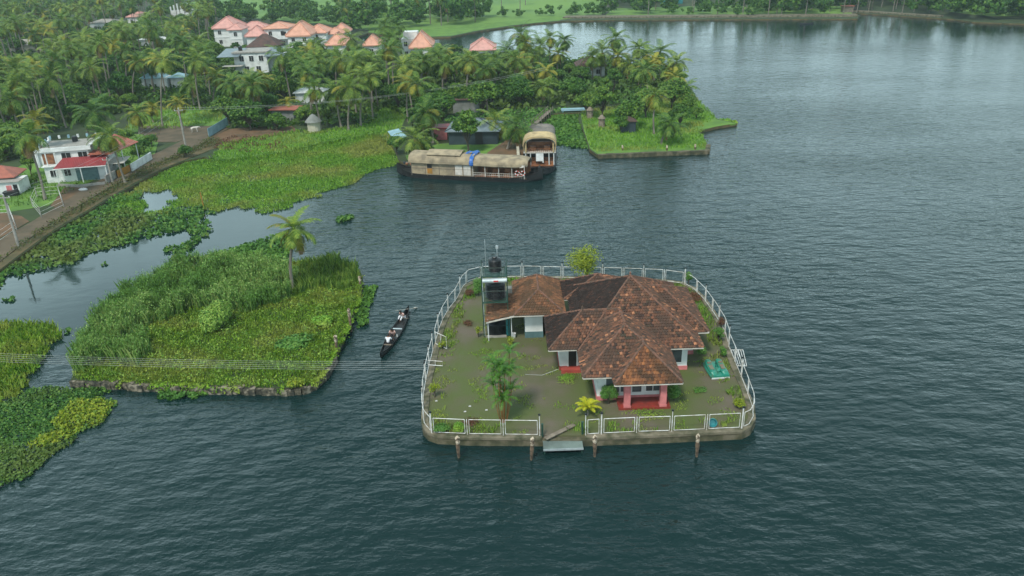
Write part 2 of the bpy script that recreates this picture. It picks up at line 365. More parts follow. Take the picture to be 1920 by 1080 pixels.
# ---- ground
GP = [(-300, 640), (0, 507), (45, 474), (100, 434), (160, 399), (215, 367), (262, 340), (300, 320), (345, 302), (385, 294), (395, 300), (450, 296),
      (545, 283), (600, 268), (700, 250), (735, 270), (748, 300), (770, 312), (870, 312), (975, 305), (985, 275), (1010, 262), (1000, 232), (1040, 213),
      (1088, 211), (1084, 222), (1095, 250), (1105, 280), (1120, 291), (1325, 283), (1328, 272), (1312, 246), (1340, 238), (1382, 231), (1345, 223), (1318, 200),
      (1300, 175), (1282, 150), (1262, 135), (1240, 122), (1190, 118), (1140, 122), (1080, 115), (1010, 108), (960, 100), (930, 96),
      (870, 94), (800, 90), (730, 84), (680, 76), (672, 68), (690, 62), (760, 72), (845, 69), (900, 58), (960, 49), (1000, 44), (1055, 39),
      (1150, 37), (1608, 35), (1612, 29), (1600, 24), (1700, 30), (1790, 36), (1825, 41), (1960, 46), (2300, 60)]
gw = [tuple(p)[:2] for p in wpoly(GP, .45)]+[(2900, 500), (2900, 2450), (-2900, 2450), (-2900, 200), (-400, 60)]
mb = MB(); mb.prism(gw, -2.4, .45, 0, 1)
tag(mb.build('ground', [MT['earth'], MT['drymud']]), 'dark green and brown lakeside ground', kind='structure')
def sheet(name, px, z, mat, kind='structure', label=None):
    m_ = MB(); m_.prism([tuple(p)[:2] for p in wpoly(px, z)], z-.3, z); return tag(m_.build(name, mat), label, kind=kind)
PAD = [[(345, 28), (345, 5), (500, -8), (900, -12), (1140, -12), (1128, 28), (1060, 36), (980, 42), (900, 50), (850, 62), (760, 66), (700, 58), (620, 46), (480, 34)],
       [(-150, 45), (-100, 25), (20, 27), (45, 32), (20, 44), (-40, 52)], [(1132, 31), (1150, 16), (1400, 8), (1590, 12), (1600, 30), (1400, 31)],
       [(1780, 22), (1800, 3), (2000, 3), (2000, 30), (1850, 30)]]
for p_ in PAD: sheet('paddy_field', p_, .47, MT['paddy'], label='bright green flat paddy field on the far shore')
sheet('grass_margin', [(690, 60), (760, 70), (845, 67), (900, 56), (960, 47), (1050, 38), (1055, 30), (980, 38), (900, 44), (800, 55), (700, 50)], .50, MT['lawn'])
sheet('meadow', [(235, 248), (250, 215), (300, 205), (430, 206), (415, 232), (330, 246)], .49, MT['lawn'])
sheet('meadow', [(1088, 212), (1200, 200), (1300, 180), (1318, 202), (1344, 224), (1380, 231), (1342, 237), (1310, 245), (1326, 271), (1323, 281), (1121, 289), (1106, 278), (1095, 245)], .49, MT['lawn'])
sheet('meadow', [(0, 400), (0, 330), (60, 300), (240, 250), (300, 255), (290, 290), (180, 335), (90, 385)], .48, MT['lawn'])
sheet('boatyard', [(770, 311), (760, 292), (820, 270), (930, 262), (985, 240), (1000, 255), (984, 272), (974, 304), (870, 311)], .49, MT['lawn'])
sheet('boatyard_earth', [(900, 308), (915, 285), (950, 262), (985, 262), (978, 303)], .51, MT['dirt'])
sheet('road', [(-60, 520), (-60, 482), (0, 448), (55, 418), (105, 388), (160, 352), (205, 328), (255, 302), (300, 284), (340, 264), (385, 246), (425, 233), (434, 238), (400, 256), (372, 272), (330, 292), (275, 314), (225, 342), (180, 366), (130, 396), (75, 432), (30, 466), (0, 490)], .53, MT['road'])
sheet('road_branch', [(258, 246), (262, 236), (400, 236), (418, 236), (385, 250), (330, 266), (290, 266)], .51, MT['road'])
sheet('dirt_yard', [(95, 385), (120, 352), (170, 345), (225, 325), (215, 338), (160, 372), (120, 395)], .51, MT['dirt'])
sheet('dirt_yard', [(-60, 470), (-40, 400), (0, 398), (40, 405), (55, 415), (0, 446)], .50, MT['dirt'])
sheet('dirt_yard', [(395, 258), (430, 242), (540, 232), (560, 245), (470, 262), (420, 272)], .50, MT['dirt'])
sheet('verge', [(-100, 560), (-60, 522), (0, 492), (30, 468), (75, 434), (130, 398), (180, 368), (225, 344), (275, 316), (330, 294), (372, 274), (400, 258), (420, 272), (345, 300), (300, 318), (262, 337), (215, 364), (160, 396), (100, 431), (45, 471), (0, 505)], .51, MT['drymud'])
# pale retaining edge of the far shore road
mb = MB(); q0 = P(1055, 37, 0); q1 = P(1608, 34, 0); q2 = P(1612, 27, 0)
for a, b in ((q0, q1),):
    d = (b-a).normalized(); nrm = Vector((-d.y, d.x, 0)); mb.prism([a[:2], b[:2], (b+nrm*6)[:2], (a+nrm*6)[:2]], -1, 1.0, 0)
tag(mb.build('shore_embankment', MT['stonetop']), 'long pale retaining embankment along the far shore', 'embankment')
mb = MB(); a, b = P(1600, 22, .5), P(1760, 32, .5); d = (b-a).normalized(); nrm = Vector((-d.y, d.x, 0))
mb.prism([a[:2], b[:2], (b+nrm*3)[:2], (a+nrm*3)[:2]], -1, .9, 0); tag(mb.build('canal_bank', MT['stonetop']), 'low pale canal bank in front of the dark trees at upper right', 'embankment')

# ---- swamp grass, hyacinth and creeper mats: countless small plants
POND = wpoly([(262, 374), (272, 362), (300, 360), (330, 363), (322, 380), (308, 392), (272, 396), (282, 382)])
POND2 = wpoly([(396, 290), (402, 284), (440, 284), (430, 294), (400, 299)])
sw = wpoly([(215, 372), (262, 345), (300, 322), (345, 302), (385, 294), (450, 296), (545, 284), (600, 268), (660, 258), (715, 246), (745, 268), (752, 300), (740, 312), (700, 320), (665, 343),
            (640, 350), (590, 368), (560, 382), (540, 390), (490, 401), (460, 393), (430, 393), (400, 398), (380, 386), (330, 392), (300, 405), (240, 402), (190, 400)])
hyl = wpoly([(-40, 560), (-30, 515), (0, 508), (45, 478), (100, 440), (160, 402), (215, 374), (240, 398), (290, 402), (330, 393), (380, 388), (402, 402), (370, 412), (400, 432), (392, 444), (350, 436), (300, 440),
             (285, 448), (268, 444), (248, 458), (200, 468), (165, 476), (140, 492), (90, 505), (40, 515), (10, 520), (-20, 556)])
def mat_base(name, poly, z, mat, holes=()):
    m_ = MB(); m_.prism([tuple(p)[:2] for p in poly], -.2, z); return tag(m_.build(name, mat), kind='stuff')
gm = M('mat_undergrowth', (.05, .10, .02), (.03, .06, .015), .95, .5)
p_ = scatter(sw, 40, (POND, POND2), edge=1.2); zz = RNG.uniform(.05, .12, len(p_))
v1 = blades(at(p_, .02), .32+.12*snoise(p_[:, 0], p_[:, 1], 3.), .085, .9); p2 = scatter(sw, 22, (POND, POND2), edge=1.2)
v2 = leaves(at(p2, RNG.uniform(.03, .2, len(p2))), .13, .9)
tag(npmesh('swamp_grass', v1, 5, LM['swamp']), 'bright green swamp grass filling the bay before the grove', 'grass', kind='stuff')
tag(npmesh('swamp_leaves', v2, 4, LM['swamp']), 'low bright green leaves among the swamp grass of the bay', 'plants', kind='stuff')
sg = wpoly([(398, 301), (418, 274), (480, 263), (560, 249), (600, 250), (680, 238), (700, 212), (735, 200), (765, 205), (752, 240), (742, 272), (700, 254), (600, 272), (545, 287), (450, 300)])
p_ = scatter(sg, 12, edge=.6); tag(npmesh('shore_grass', blades(at(p_, .45), .45, .14, .8), 5, LM['swamp']), 'bright green shore grass between swamp and grove', 'grass', kind='stuff')
sheet('shore_lawn', [(396, 300), (418, 274), (480, 262), (560, 248), (600, 250), (680, 238), (700, 210), (735, 198), (768, 204), (752, 240), (742, 272), (700, 250), (600, 268), (545, 283), (450, 296)], .505, MT['lawn'])
ln = wpoly([(396, 299), (450, 297), (545, 284), (600, 269), (700, 251), (742, 272)], .4); q = []
for a, b in zip(ln[:-1], ln[1:]):
    n_ = int((b-a).length*45); f = RNG.uniform(0, 1, n_)[:, None]; c_ = np.array(a)[None]*(1-f)+np.array(b)[None]*f; c_[:, :2] += RNG.normal(size=(n_, 2))*.8; c_[:, 2] = .22; q.append(c_)
tag(npmesh('bank_grass', blades(np.concatenate(q), .6, .11, .9), 5, LM['swamp']), 'tufts of grass on the bank edge between swamp and shore', 'grass', kind='stuff')
for pl, h_, m_q, lb in (([(400, 284), (410, 266), (440, 260), (480, 262), (530, 272), (540, 284), (500, 290), (470, 292), (442, 288)], .9, 'rust', 'brownish scrub mound around the small dark pool'), ([(205, 382), (215, 370), (258, 362), (268, 368), (262, 380), (230, 384)], .6, 'bush', 'dark scrub along the left side of the swamp pool')):
    p_ = scatter(wpoly(pl), 30, edge=.5); hh = h_*(.6+.5*snoise(p_[:, 0], p_[:, 1], 1.5)); tag(npmesh('scrub', leaves(at(p_, .1+hh*RNG.uniform(.2, 1, len(p_))), .16, .4), 4, LM[m_q]), lb, 'scrub', kind='stuff')
def hymat(name, poly, dens, size, mat, label, holes=(), edge=.8, zt=.3, cat='water plants'):
    p_ = scatter(poly, dens, holes, edge=edge); hh = .5+.5*snoise(p_[:, 0], p_[:, 1], 2.5)
    v = leaves(at(p_, RNG.uniform(.02, zt, len(p_))*(.5+hh)), size, .35, asp=.8)
    return tag(npmesh(name, v, 4, mat), label, cat, kind='stuff')
hymat('hyacinth_mat', hyl, 22, .22, LM['hy'], 'olive water hyacinth mat along the road embankment', (POND,))
for k, (pl) in enumerate([[(402, 490), (400, 478), (440, 466), (500, 448), (540, 436), (548, 470), (540, 486), (480, 496), (440, 500)]]):
    hymat('hyacinth_mat', wpoly(pl), 40, .2, LM['hyb'], 'bright green floating tongue of plants behind the overgrown island', edge=.5)
hymat('hyacinth_mat', wpoly([(682, 540), (706, 538), (702, 560), (690, 590), (692, 606), (672, 616), (664, 600), (672, 570)]), 75, .16, LM['hyb'], 'green floating leaves hugging the right side of the overgrown island', edge=.35)
hymat('hyacinth_mat', wpoly([(296, 748), (300, 728), (340, 722), (390, 728), (396, 738), (380, 746), (330, 752)]), 100, .14, LM['hyb'], 'small green leaf patch below the front wall of the overgrown island', edge=.3)
hymat('hyacinth_mat', wpoly([(630, 416), (634, 409), (655, 404), (664, 408), (655, 414), (640, 419)]), 50, .2, LM['hy'], 'small lone raft of floating plants in the open channel', edge=.2)
fl = [[(308, 472), (315, 464), (345, 463), (350, 470), (340, 475)], [(315, 488), (335, 478), (355, 482), (362, 490), (340, 496)], [(340, 466), (350, 455), (372, 440), (380, 446), (358, 470)],
      [(312, 502), (325, 496), (340, 498), (332, 505)], [(342, 496), (355, 486), (358, 494), (350, 500)], [(0, 566), (8, 560), (28, 558), (24, 566)], [(190, 498), (196, 494), (203, 497), (196, 500)], [(118, 624), (126, 619), (134, 622), (126, 627)]]
for pl in fl: hymat('floating_clump', wpoly(pl), 45, .2, LM['hy'], 'small loose clump of floating weed in the calm channel', edge=.5)
lf = wpoly([(-120, 640), (-60, 612), (20, 609), (60, 606), (108, 612), (112, 622), (90, 650), (80, 668), (74, 700), (60, 712), (52, 728), (0, 765), (-60, 800), (-150, 780)])
p_ = scatter(lf, 34, edge=.7); v = blades(at(p_, .02), .65, .1, .8)
tag(npmesh('marsh_grass', v, 5, LM['short']), 'yellow-green marsh grass at the left edge beside the overgrown island', 'grass', kind='stuff')
p_ = scatter(lf, 25, edge=.7); tag(npmesh('marsh_leaves', leaves(at(p_, RNG.uniform(.02, .3, len(p_))), .18, .6), 4, LM['swamp']), 'low green leaves under the left-edge marsh grass', 'plants', kind='stuff')
nl = wpoly([(-200, 800), (-60, 780), (-40, 765), (0, 764), (50, 732), (90, 727), (200, 728), (210, 733), (180, 742), (216, 755), (208, 775), (160, 810), (130, 836), (85, 870), (60, 890), (0, 918), (-60, 960), (-200, 1000)])
yb = wpoly([(105, 790), (125, 762), (160, 752), (214, 755), (206, 776), (160, 808), (128, 822), (100, 838), (50, 842), (70, 822), (105, 812)])
hymat('hyacinth_mat', nl, 130, .105, LM['hy'], 'large dark green hyacinth mat in the lower left corner', (yb,), edge=.5, zt=.22)
hymat('creeper_mat', yb, 150, .10, LM['hyy'], 'yellow-green creeper spreading over the lower left hyacinth mat', edge=.5, zt=.35)
hyp = wpoly([(1000, 232), (1040, 213), (1088, 212), (1086, 222), (1096, 250), (1106, 280), (1075, 276), (1040, 272), (1036, 240)])
hymat('hyacinth_mat', hyp, 20, .25, LM['hyb'], 'green hyacinth filling the inlet beside the moored houseboats', edge=.8)
hymat('hyacinth_mat', wpoly([(1335, 240), (1345, 224), (1382, 229), (1384, 233), (1360, 238)]), 20, .25, LM['swamp'], 'thin green weed spit at the tip of the peninsula', edge=.6)
tag(npmesh('peninsula_grass', blades(at(scatter(wpoly([(1088, 212), (1200, 200), (1300, 180), (1318, 202), (1344, 224), (1310, 245), (1326, 275), (1323, 283), (1121, 291), (1106, 280), (1095, 245)]), 16, edge=.6), .47), .4, .10, .8), 5, LM['swamp']), 'rough green grass covering the peninsula lawn', 'grass', kind='stuff')
p_ = scatter(wpoly([(235, 248), (250, 215), (300, 205), (430, 206), (415, 232), (330, 246)]), 4)
tag(npmesh('meadow_grass', blades(at(p_, .47), .5, .18, .8), 5, LM['swamp']), 'green meadow grass in the clearing before the grove', 'grass', kind='stuff')
p_ = scatter(wpoly([(-100, 560), (0, 498), (75, 440), (180, 372), (275, 320), (372, 280), (400, 262), (420, 272), (345, 300), (262, 340), (160, 399), (45, 474), (-60, 540)]), 12)
hh = .25+.45*np.clip(snoise(p_[:, 0], p_[:, 1], 1.2)+.3, 0, 1.3); p_ = np.repeat(p_, 3, 0)+RNG.normal(size=(len(p_)*3, 2))*.25; hh = np.repeat(hh, 3)
tag(npmesh('verge_scrub', leaves(at(p_, .45+hh*RNG.uniform(0, 1.2, len(p_))), .13, .3), 4, leafmat('scrub_leaf', [(.06, .05, .02), (.08, .09, .02), (.04, .08, .02), (.13, .10, .05)])), 'brownish scrub on the verge between road and swamp', 'scrub', kind='stuff')
p_ = scatter(wpoly([(0, 400), (0, 340), (60, 330), (170, 342), (240, 262), (300, 255), (290, 285), (180, 345), (90, 385)]), 6)
tag(npmesh('yard_grass', blades(at(p_, .45), .35, .12, .8), 5, LM['tree']), 'patchy grass in the yards beside the dirt road', 'grass', kind='stuff')

# ================================================================== OVERGROWN ISLAND
IL = [(132, 712), (140, 700), (150, 665), (185, 610), (240, 560), (300, 520), (400, 492), (470, 495), (540, 492), (620, 490), (668, 503), (680, 520), (678, 550), (660, 595), (640, 640), (622, 672), (606, 700), (590, 718), (565, 728), (480, 727), (300, 722)]
ilw = [tuple(p)[:2] for p in wpoly(IL, .5)]
mb = MB(); mb.prism(ilw, -2.4, .5, 0, 1)
tag(mb.build('overgrown_island', [MT['earth'], MT['stone']]), 'small overgrown island with a low stone edge', kind='structure')
MT['bm'] = leafmat('mid_bush_leaf', [(.06, .15, .02), (.11, .21, .03), (.19, .29, .05), (.28, .39, .08)])
# stone coping of rough blocks along front and right side
def coping(name, pts, wd, z0, z1, mat, label, step=.55, cat='wall', jit=.05):
    m_ = MB(); pts = [Vector((p[0], p[1], 0)) for p in pts]
    for a, b in zip(pts[:-1], pts[1:]):
        d = b-a; n_ = max(1, int(d.length/step)); ang = math.atan2(d.y, d.x)
        for i in range(n_):
            c = a+d*((i+.5)/n_); h_ = d.length/n_*.5*.985; j = random.uniform(-jit, jit)
            m_.box((c.x-h_, c.y-wd/2+j, z0), (c.x+h_, c.y+wd/2+j, z1+random.uniform(-jit, jit)*.7), rz=ang, c=(c.x, c.y))
    return tag(m_.build(name, mat), label, cat)
coping('stone_wall', wpoly([(133, 712), (300, 722), (480, 727), (565, 728), (590, 718), (606, 700), (624, 668)], .5), .6, -.6, .50, MT['drystone'], 'low weathered stone wall edging the overgrown island', .45, jit=.1)
T_ = wpoly(IL, .5)
p_ = scatter(T_, 85, edge=.3); p_ = p_[pip(p_, T_)]
hh = .33+.12*snoise(p_[:, 0], p_[:, 1], 2.); tag(npmesh('island_grass', blades(at(p_, .5), hh, .05, 1.), 5, LM['short']), 'short yellow-green grass covering the overgrown island', 'grass', kind='stuff')
p_ = scatter(T_, 30, edge=.3)
tag(npmesh('island_ground_leaves', leaves(at(p_, RNG.uniform(.5, .85, len(p_))), .085, .6), 4, LM['short']), 'small ground leaves between the grass of the overgrown island', 'plants', kind='stuff')
# uneven weeds on the open grass and trailing over the stone edge
p_ = scatter(T_, 60, edge=.2); m1 = snoise(p_[:, 0]*1.0, p_[:, 1], 1.1)+.4*snoise(p_[:, 1], p_[:, 0], .4); p_ = p_[m1 > .25]; hh = .25+.45*np.clip(snoise(p_[:, 0], p_[:, 1], .8)+.4, 0, 1.2)
tag(npmesh('island_weeds', leaves(at(p_, .5+hh*RNG.uniform(.4, 1.3, len(p_))), .085, .2, asp=.45), 4, MT['bm']), 'patchy knee-high weeds on the overgrown island', 'weeds', kind='stuff')
ed = wpoly([(140, 714), (300, 723), (480, 728), (565, 729), (592, 718), (608, 700), (624, 668), (645, 632), (664, 590), (680, 548)], .5); eq = []
for a, b in zip(ed[:-1], ed[1:]):
    n_ = int((b-a).length*170); f = RNG.uniform(0, 1, n_)[:, None]; q_ = np.array(a)[None]*(1-f)+np.array(b)[None]*f; q_[:, 0] += RNG.normal(size=n_)*.12; dd_ = RNG.uniform(-.35, .35, n_); q_[:, 1] += dd_; q_[:, 2] += .12+np.minimum(0, dd_)*1.4*RNG.uniform(0, 1, n_); eq.append(q_)
eq = np.concatenate(eq); k_ = snoise(eq[:, 0]*1.3, eq[:, 1]*1.3, 2.0) > .05; eq = eq[k_]
tag(npmesh('edge_creeper', leaves(eq, .09, .3), 4, LM['short']), 'creepers hanging over the stone edge of the overgrown island', 'plants', kind='stuff')
reed = wpoly([(140, 700), (150, 655), (185, 600), (240, 555), (300, 518), (400, 490), (470, 493), (560, 510), (545, 560), (470, 590), (360, 580), (330, 600), (250, 620), (290, 650), (260, 690), (200, 680), (160, 700)], .5)
p_ = scatter(reed, 85, edge=.5); dn = snoise(p_[:, 0], p_[:, 1], 1.6); p_ = p_[dn > -.35]; hh = 1.55+.55*snoise(p_[:, 0]+9, p_[:, 1], 2.2)
vv = blades(at(p_, .5), hh, .055, .35); tp = at(p_, .5+hh*RNG.uniform(.35, 1.05, len(p_)))+RNG.normal(size=(len(p_), 3))*.12
tag(npmesh('reeds', vv, 5, LM['reed']), 'tall feathery reeds on the left and back of the overgrown island', 'reeds', kind='stuff')
tag(npmesh('reed_leaves', leaves(np.repeat(tp, 3, 0)+RNG.normal(size=(len(tp)*3, 3))*.14, .10, .1, asp=.28), 4, LM['reed']), 'narrow leaves of the tall reeds on the overgrown island', 'reeds', kind='stuff')
rd2 = wpoly([(560, 500), (620, 486), (668, 503), (675, 530), (640, 545), (600, 540), (560, 555)], .5)
p_ = scatter(rd2, 60, edge=.4); hh = 1.0+.4*snoise(p_[:, 0]+9, p_[:, 1], 2.)
tag(npmesh('tall_weeds', np.concatenate([blades(at(p_, .5), hh, .06, .5)]), 5, MT['bm']), 'bright green tall weeds at the back right of the overgrown island', 'weeds', kind='stuff')

def leafbush(name, loc, r, h, n, mat, label, cat='bush', size=.12, lobes=7, group=None, seed=1, stem=True, scale=None):
    rg = np.random.default_rng(seed); root = thing(name, label, cat, loc, group=group)
    cs = []
    for i in range(lobes):
        a = rg.uniform(0, 2*PI); q = rg.uniform(0, .62)*r; rr = rg.uniform(.38, .6)*r
        c0 = np.array([math.cos(a)*q, math.sin(a)*q, h*rg.uniform(.4, .8)]); m_ = n//lobes
        d = rg.normal(size=(m_, 3)); d /= np.linalg.norm(d, axis=1)[:, None]
        cs.append((c0+d*np.array([rr, rr, min(rr, h*.32)])*rg.uniform(.55, 1.05, (m_, 1)), d))
    c = np.concatenate([x[0] for x in cs]); d = np.concatenate([x[1] for x in cs]); k = c[:, 2] > .03; c = c[k]; d = d[k]
    npmesh('foliage', leaves(c, size, .35, rg, outward=d), 4, mat, root)
    if stem:
        m_ = MB()
        for i in range(5):
            a = rg.uniform(0, 2*PI); m_.tube([(0, 0, 0), (math.cos(a)*r*.15, math.sin(a)*r*.15, h*.35), (math.cos(a)*r*.45, math.sin(a)*r*.45, h*.7)], [.03+.02*r, .025+.01*r, .012], 5)
        m_.build('stem', MT['bark'], root)
    return root
b = P(403, 615, .5); leafbush('bush', b, 2.1, 2.3, 8000, MT['bm'], 'rounded leafy bush in the middle of the overgrown island', size=.10, lobes=12, seed=3)
b = P(550, 650, .5); leafbush('broadleaf_plant', b, 1.5, .8, 1500, LM['bush'], 'low broad-leaved plants on the right half of the overgrown island', 'plant', size=.15, lobes=10, seed=4)
b = P(540, 660, .5); leafbush('broadleaf_plant', P(610, 610, .5), 1.2, .8, 1000, LM['swamp'], 'low light green bush near the two posts of the overgrown island', 'plant', size=.12, lobes=8, seed=5)
b = leafbush('trailing_creeper', P(553, 728, .5), .9, .7, 900, LM['hyy'], 'bright creeper hanging over the stone wall corner of the overgrown island', 'plant', size=.09, lobes=6, seed=6)

# ================================================================== PALMS AND TREES
def frond(L_, el, az, droop, nl, rg, lw=.11, ll=.85, hang=.5, c0=(0, 0, 0)):
    """rachis as tapering quads plus leaflets on both sides; returns (V,4,3)"""
    n = 9; pts = []; p = np.array(c0, float); e = el; s = L_/n
    for i in range(n+1):
        pts.append(p.copy()); p = p+s*np.array([math.cos(az)*math.cos(e), math.sin(az)*math.cos(e), math.sin(e)]); e -= droop/n*(1+.9*i/n)
    pts = np.array(pts); side = np.array([-math.sin(az), math.cos(az), 0.]); q = []
    for i in range(n):
        w0 = .055*(1-i/n)+.015; w1 = .055*(1-(i+1)/n)+.015
        q.append([pts[i]-side*w0, pts[i]+side*w0, pts[i+1]+side*w1, pts[i+1]-side*w1])
    for k in range(nl):
        t = .16+.83*(k+.5)/nl; x = t*n; i = min(int(x), n-1); c = pts[i]+(pts[i+1]-pts[i])*(x-i); tg = pts[i+1]-pts[i]; tg /= np.linalg.norm(tg)
        up = np.cross(tg, side); up *= np.sign(up[2]+1e-6)
        prof = math.sin(PI*min(1, (t*.92+.08)))**.6; l_ = ll*prof*rg.uniform(.85, 1.1)
        for sg in (-1, 1):
            d = side*sg*.8+tg*(.35+.4*t)+up*.12; d /= np.linalg.norm(d); dr = np.array([0, 0, -hang*rg.uniform(.6, 1.3)])
            m_ = c+d*l_*.5+dr*l_*.18; e_ = c+d*l_*.9+dr*l_*.75; wv = tg*lw*.5
            q.append([c-wv, c+wv, m_+wv, m_-wv]); q.append([m_-wv, m_+wv, e_+wv*.25, e_-wv*.25])
    return np.array(q)
def crown_data(nf, L_, seed, nl=17, dead=2, yel=.1, lw=.13, ball=False, spread=(80, -48)):
    rg = np.random.default_rng(seed); Q = []; MI = []
    for i in range(nf):
        f = (i+.5)/nf; el = R(spread[0]+(spread[1]-spread[0])*f**.9)+rg.uniform(-.12, .12); az = i*2.39996+rg.uniform(-.25, .25)
        q = frond(L_*(.72+.28*math.sin(PI*min(1, f+.25)))*rg.uniform(.9, 1.08), el, az, R(75)*(.75+.4*f), nl, rg, lw, ll=.26*L_, hang=.35+.5*f)
        Q.append(q); MI += [1 if (f > .72 and rg.random() < yel*3) or rg.random() < yel*.4 else 0]*len(q)
    for i in range(dead):
        az = rg.uniform(0, 2*PI); q = frond(L_*.8, R(-62), az, R(22), nl, rg, lw, ll=.17*L_, hang=.8); Q.append(q); MI += [2]*len(q)
    rgn = np.random.default_rng(seed+9)
    c = rgn.normal(size=(9, 3))*.22; c[:, 2] = c[:, 2]*.5-.35
    for p in c:
        r = .14
        for a in range(3):
            ax = np.roll([r, 0, 0], a); bx = np.roll([0, r, 0], a); Q.append(np.array([[p-ax, p-bx, p+ax, p+bx]])); MI += [3]
    return np.concatenate(Q).reshape(-1, 3), MI
TR_MESH = []
def trunk_mesh(k, r0=.17, r1=.11, bend=None):
    """unit-height trunk; returns (mesh, top offset)"""
    bx, by = bend if bend else (random.uniform(-.9, .9), random.uniform(-.9, .9)); m_ = MB(); pts = []
    for i in range(9):
        t = i/8; pts.append((bx*t**1.7+.12*math.sin(t*5+k), by*t**1.7, t))
    # ring radii are real; height is scaled per palm
    vs = []; fs = []; n = 8
    for i, p in enumerate(pts):
        t = i/8; r = (r0*1.5 if i == 0 else r0*(1-t)+r1*t)*(1+.05*(i % 2))
        for j in range(n): a = 2*PI*j/n; vs.append((p[0]+r*math.cos(a), p[1]+r*math.sin(a), p[2]))
    for i in range(8):
        for j in range(n): fs.append((i*n+j, i*n+(j+1) % n, (i+1)*n+(j+1) % n, (i+1)*n+j))
    m_.add(vs, fs); me = D.meshes.new('trunk'); me.from_pydata(m_.v, [], m_.f); me.materials.append(MT['trunk'])
    me.polygons.foreach_set('use_smooth', [True]*len(me.polygons)); return me, (pts[-1][0], pts[-1][1])
def mesh_of(name, v, k, mats, mi=None):
    o = npmesh(name, v, k, mats, mi=mi); me = o.data; D.objects.remove(o); return me
PM = [LM['palm'], LM['palmy'], LM['dead'], MT['coconut']]
CROWNS = []; specs = [(24, 4.2, 2, .1), (22, 4.4, 1, .15), (26, 3.9, 3, .2), (20, 4.3, 2, .05), (18, 3.7, 3, .3), (24, 3.6, 1, .1)]
for i, (nf, L_, dd, ye) in enumerate(specs):
    v, mi = crown_data(nf, L_, 20+i, dead=dd, yel=ye); CROWNS.append(mesh_of('crown', v, 4, PM, mi))
PMY = [LM['palmy'], LM['palmy'], LM['dead'], MT['coconut']]
v, mi = crown_data(18, 3.5, 55, dead=3, yel=.2, spread=(75, -55)); CROWN_Y = mesh_of('crown', v, 4, PMY, mi)
v, mi = crown_data(24, 3.4, 56, dead=2, yel=.9); CROWN_Y2 = mesh_of('crown', v, 4, PM, mi)
TRUNKS = [trunk_mesh(i) for i in range(7)]; TR_STRAIGHT = trunk_mesh(0, bend=(.15, .1))
def palm(x, y, h, label, group=None, crown=None, trunk=None, s=1., rz=None, z=.4):
    t = thing('coconut_palm', label, 'palm tree', (x, y, z), random.uniform(0, 6.28) if rz is None else rz, group)
    me, off = trunk or random.choice(TRUNKS)
    tr = D.objects.new('trunk', me); C.objects.link(tr); tr.parent = t; tr.scale = (1, 1, h)
    c = D.objects.new('crown', crown or random.choice(CROWNS)); C.objects.link(c); c.parent = t; c.location = (off[0], off[1], h-.05)
    c.scale = (s, s, s*random.uniform(.85, 1.05)); c.rotation_euler = (random.uniform(-.12, .12), random.uniform(-.12, .12), random.uniform(0, 6.28))
    return t

TREES = []
def tree_meshes(seed, r, h, n, nl, leaf=.30, flat=.75):
    rg = np.random.default_rng(seed); cs = []; ds = []; m_ = MB(); th = h*.22
    m_.tube([(0, 0, -.3), (.05, .1, th*.5), (.1, 0, th)], [.24, .17, .14], 7)
    for i in range(nl):
        a = i*2.4+rg.uniform(-.4, .4); q = r*math.sqrt((i+.4)/nl)*.72; rr = r*rg.uniform(.26, .42)
        zc = th+(h-th)*(.25+.55*(1-(q/r)**2)*rg.uniform(.6, 1.15)); c0 = np.array([math.cos(a)*q, math.sin(a)*q, zc]); k = int(n/nl*rg.uniform(.6, 1.4))
        m_.tube([(.1, 0, th*.9), (c0[0]*.5, c0[1]*.5, th+(zc-th)*.55), tuple(c0)], [.09, .06, .025], 5)
        d = rg.normal(size=(k, 3)); d[:, 2] += .25; d /= np.linalg.norm(d, axis=1)[:, None]
        cs.append(c0+d*np.array([rr, rr, rr*flat])*(rg.uniform(.35, 1.1, (k, 1))**.6)); ds.append(d)
    c = np.concatenate(cs); d = np.concatenate(ds)
    me = D.meshes.new('trunk'); me.from_pydata(m_.v, [], m_.f); me.materials.append(MT['bark'])
    return mesh_of('crown', leaves(c, leaf, .25, rg, outward=d*.8), 4, LM['tree']), me
for i in range(6): TREES.append(tree_meshes(100+i, [3.2, 3.8, 2.8, 3.5, 4.2, 2.5][i], [6.5, 7.5, 8., 6., 7., 5][i], 3000, [16, 20, 13, 18, 22, 11][i]))
def tree(x, y, s, label, group=None, k=None, z=.4, name='leafy_tree', cat='tree', sz=1):
    t = thing(name, label, cat, (x, y, z), random.uniform(0, 6.28), group); cm, tm = TREES[random.randrange(6) if k is None else k]
    for nm, me in (('trunk', tm), ('crown', cm)):
        o = D.objects.new(nm, me); C.objects.link(o); o.parent = t; o.scale = (s, s, s*sz)
    return t

PMB = [leafmat('bright_palm_leaf', [(.06, .12, .018), (.11, .18, .025), (.19, .25, .035)]), LM['palmy'], LM['dead'], MT['coconut']]
b = P(550, 541, .5); v, mi = crown_data(19, 3.3, 81, nl=28, dead=3, yel=.6, lw=.09, spread=(84, -42)); hp_ = hz(b.x, b.y, 432)-.5
palm(b.x, b.y, hp_, 'lone coconut palm standing on the small overgrown island', crown=mesh_of('crown', v, 4, PMB, mi), trunk=trunk_mesh(3, r0=.17, r1=.12, bend=(.75, .1)), s=1., rz=0, z=.5)

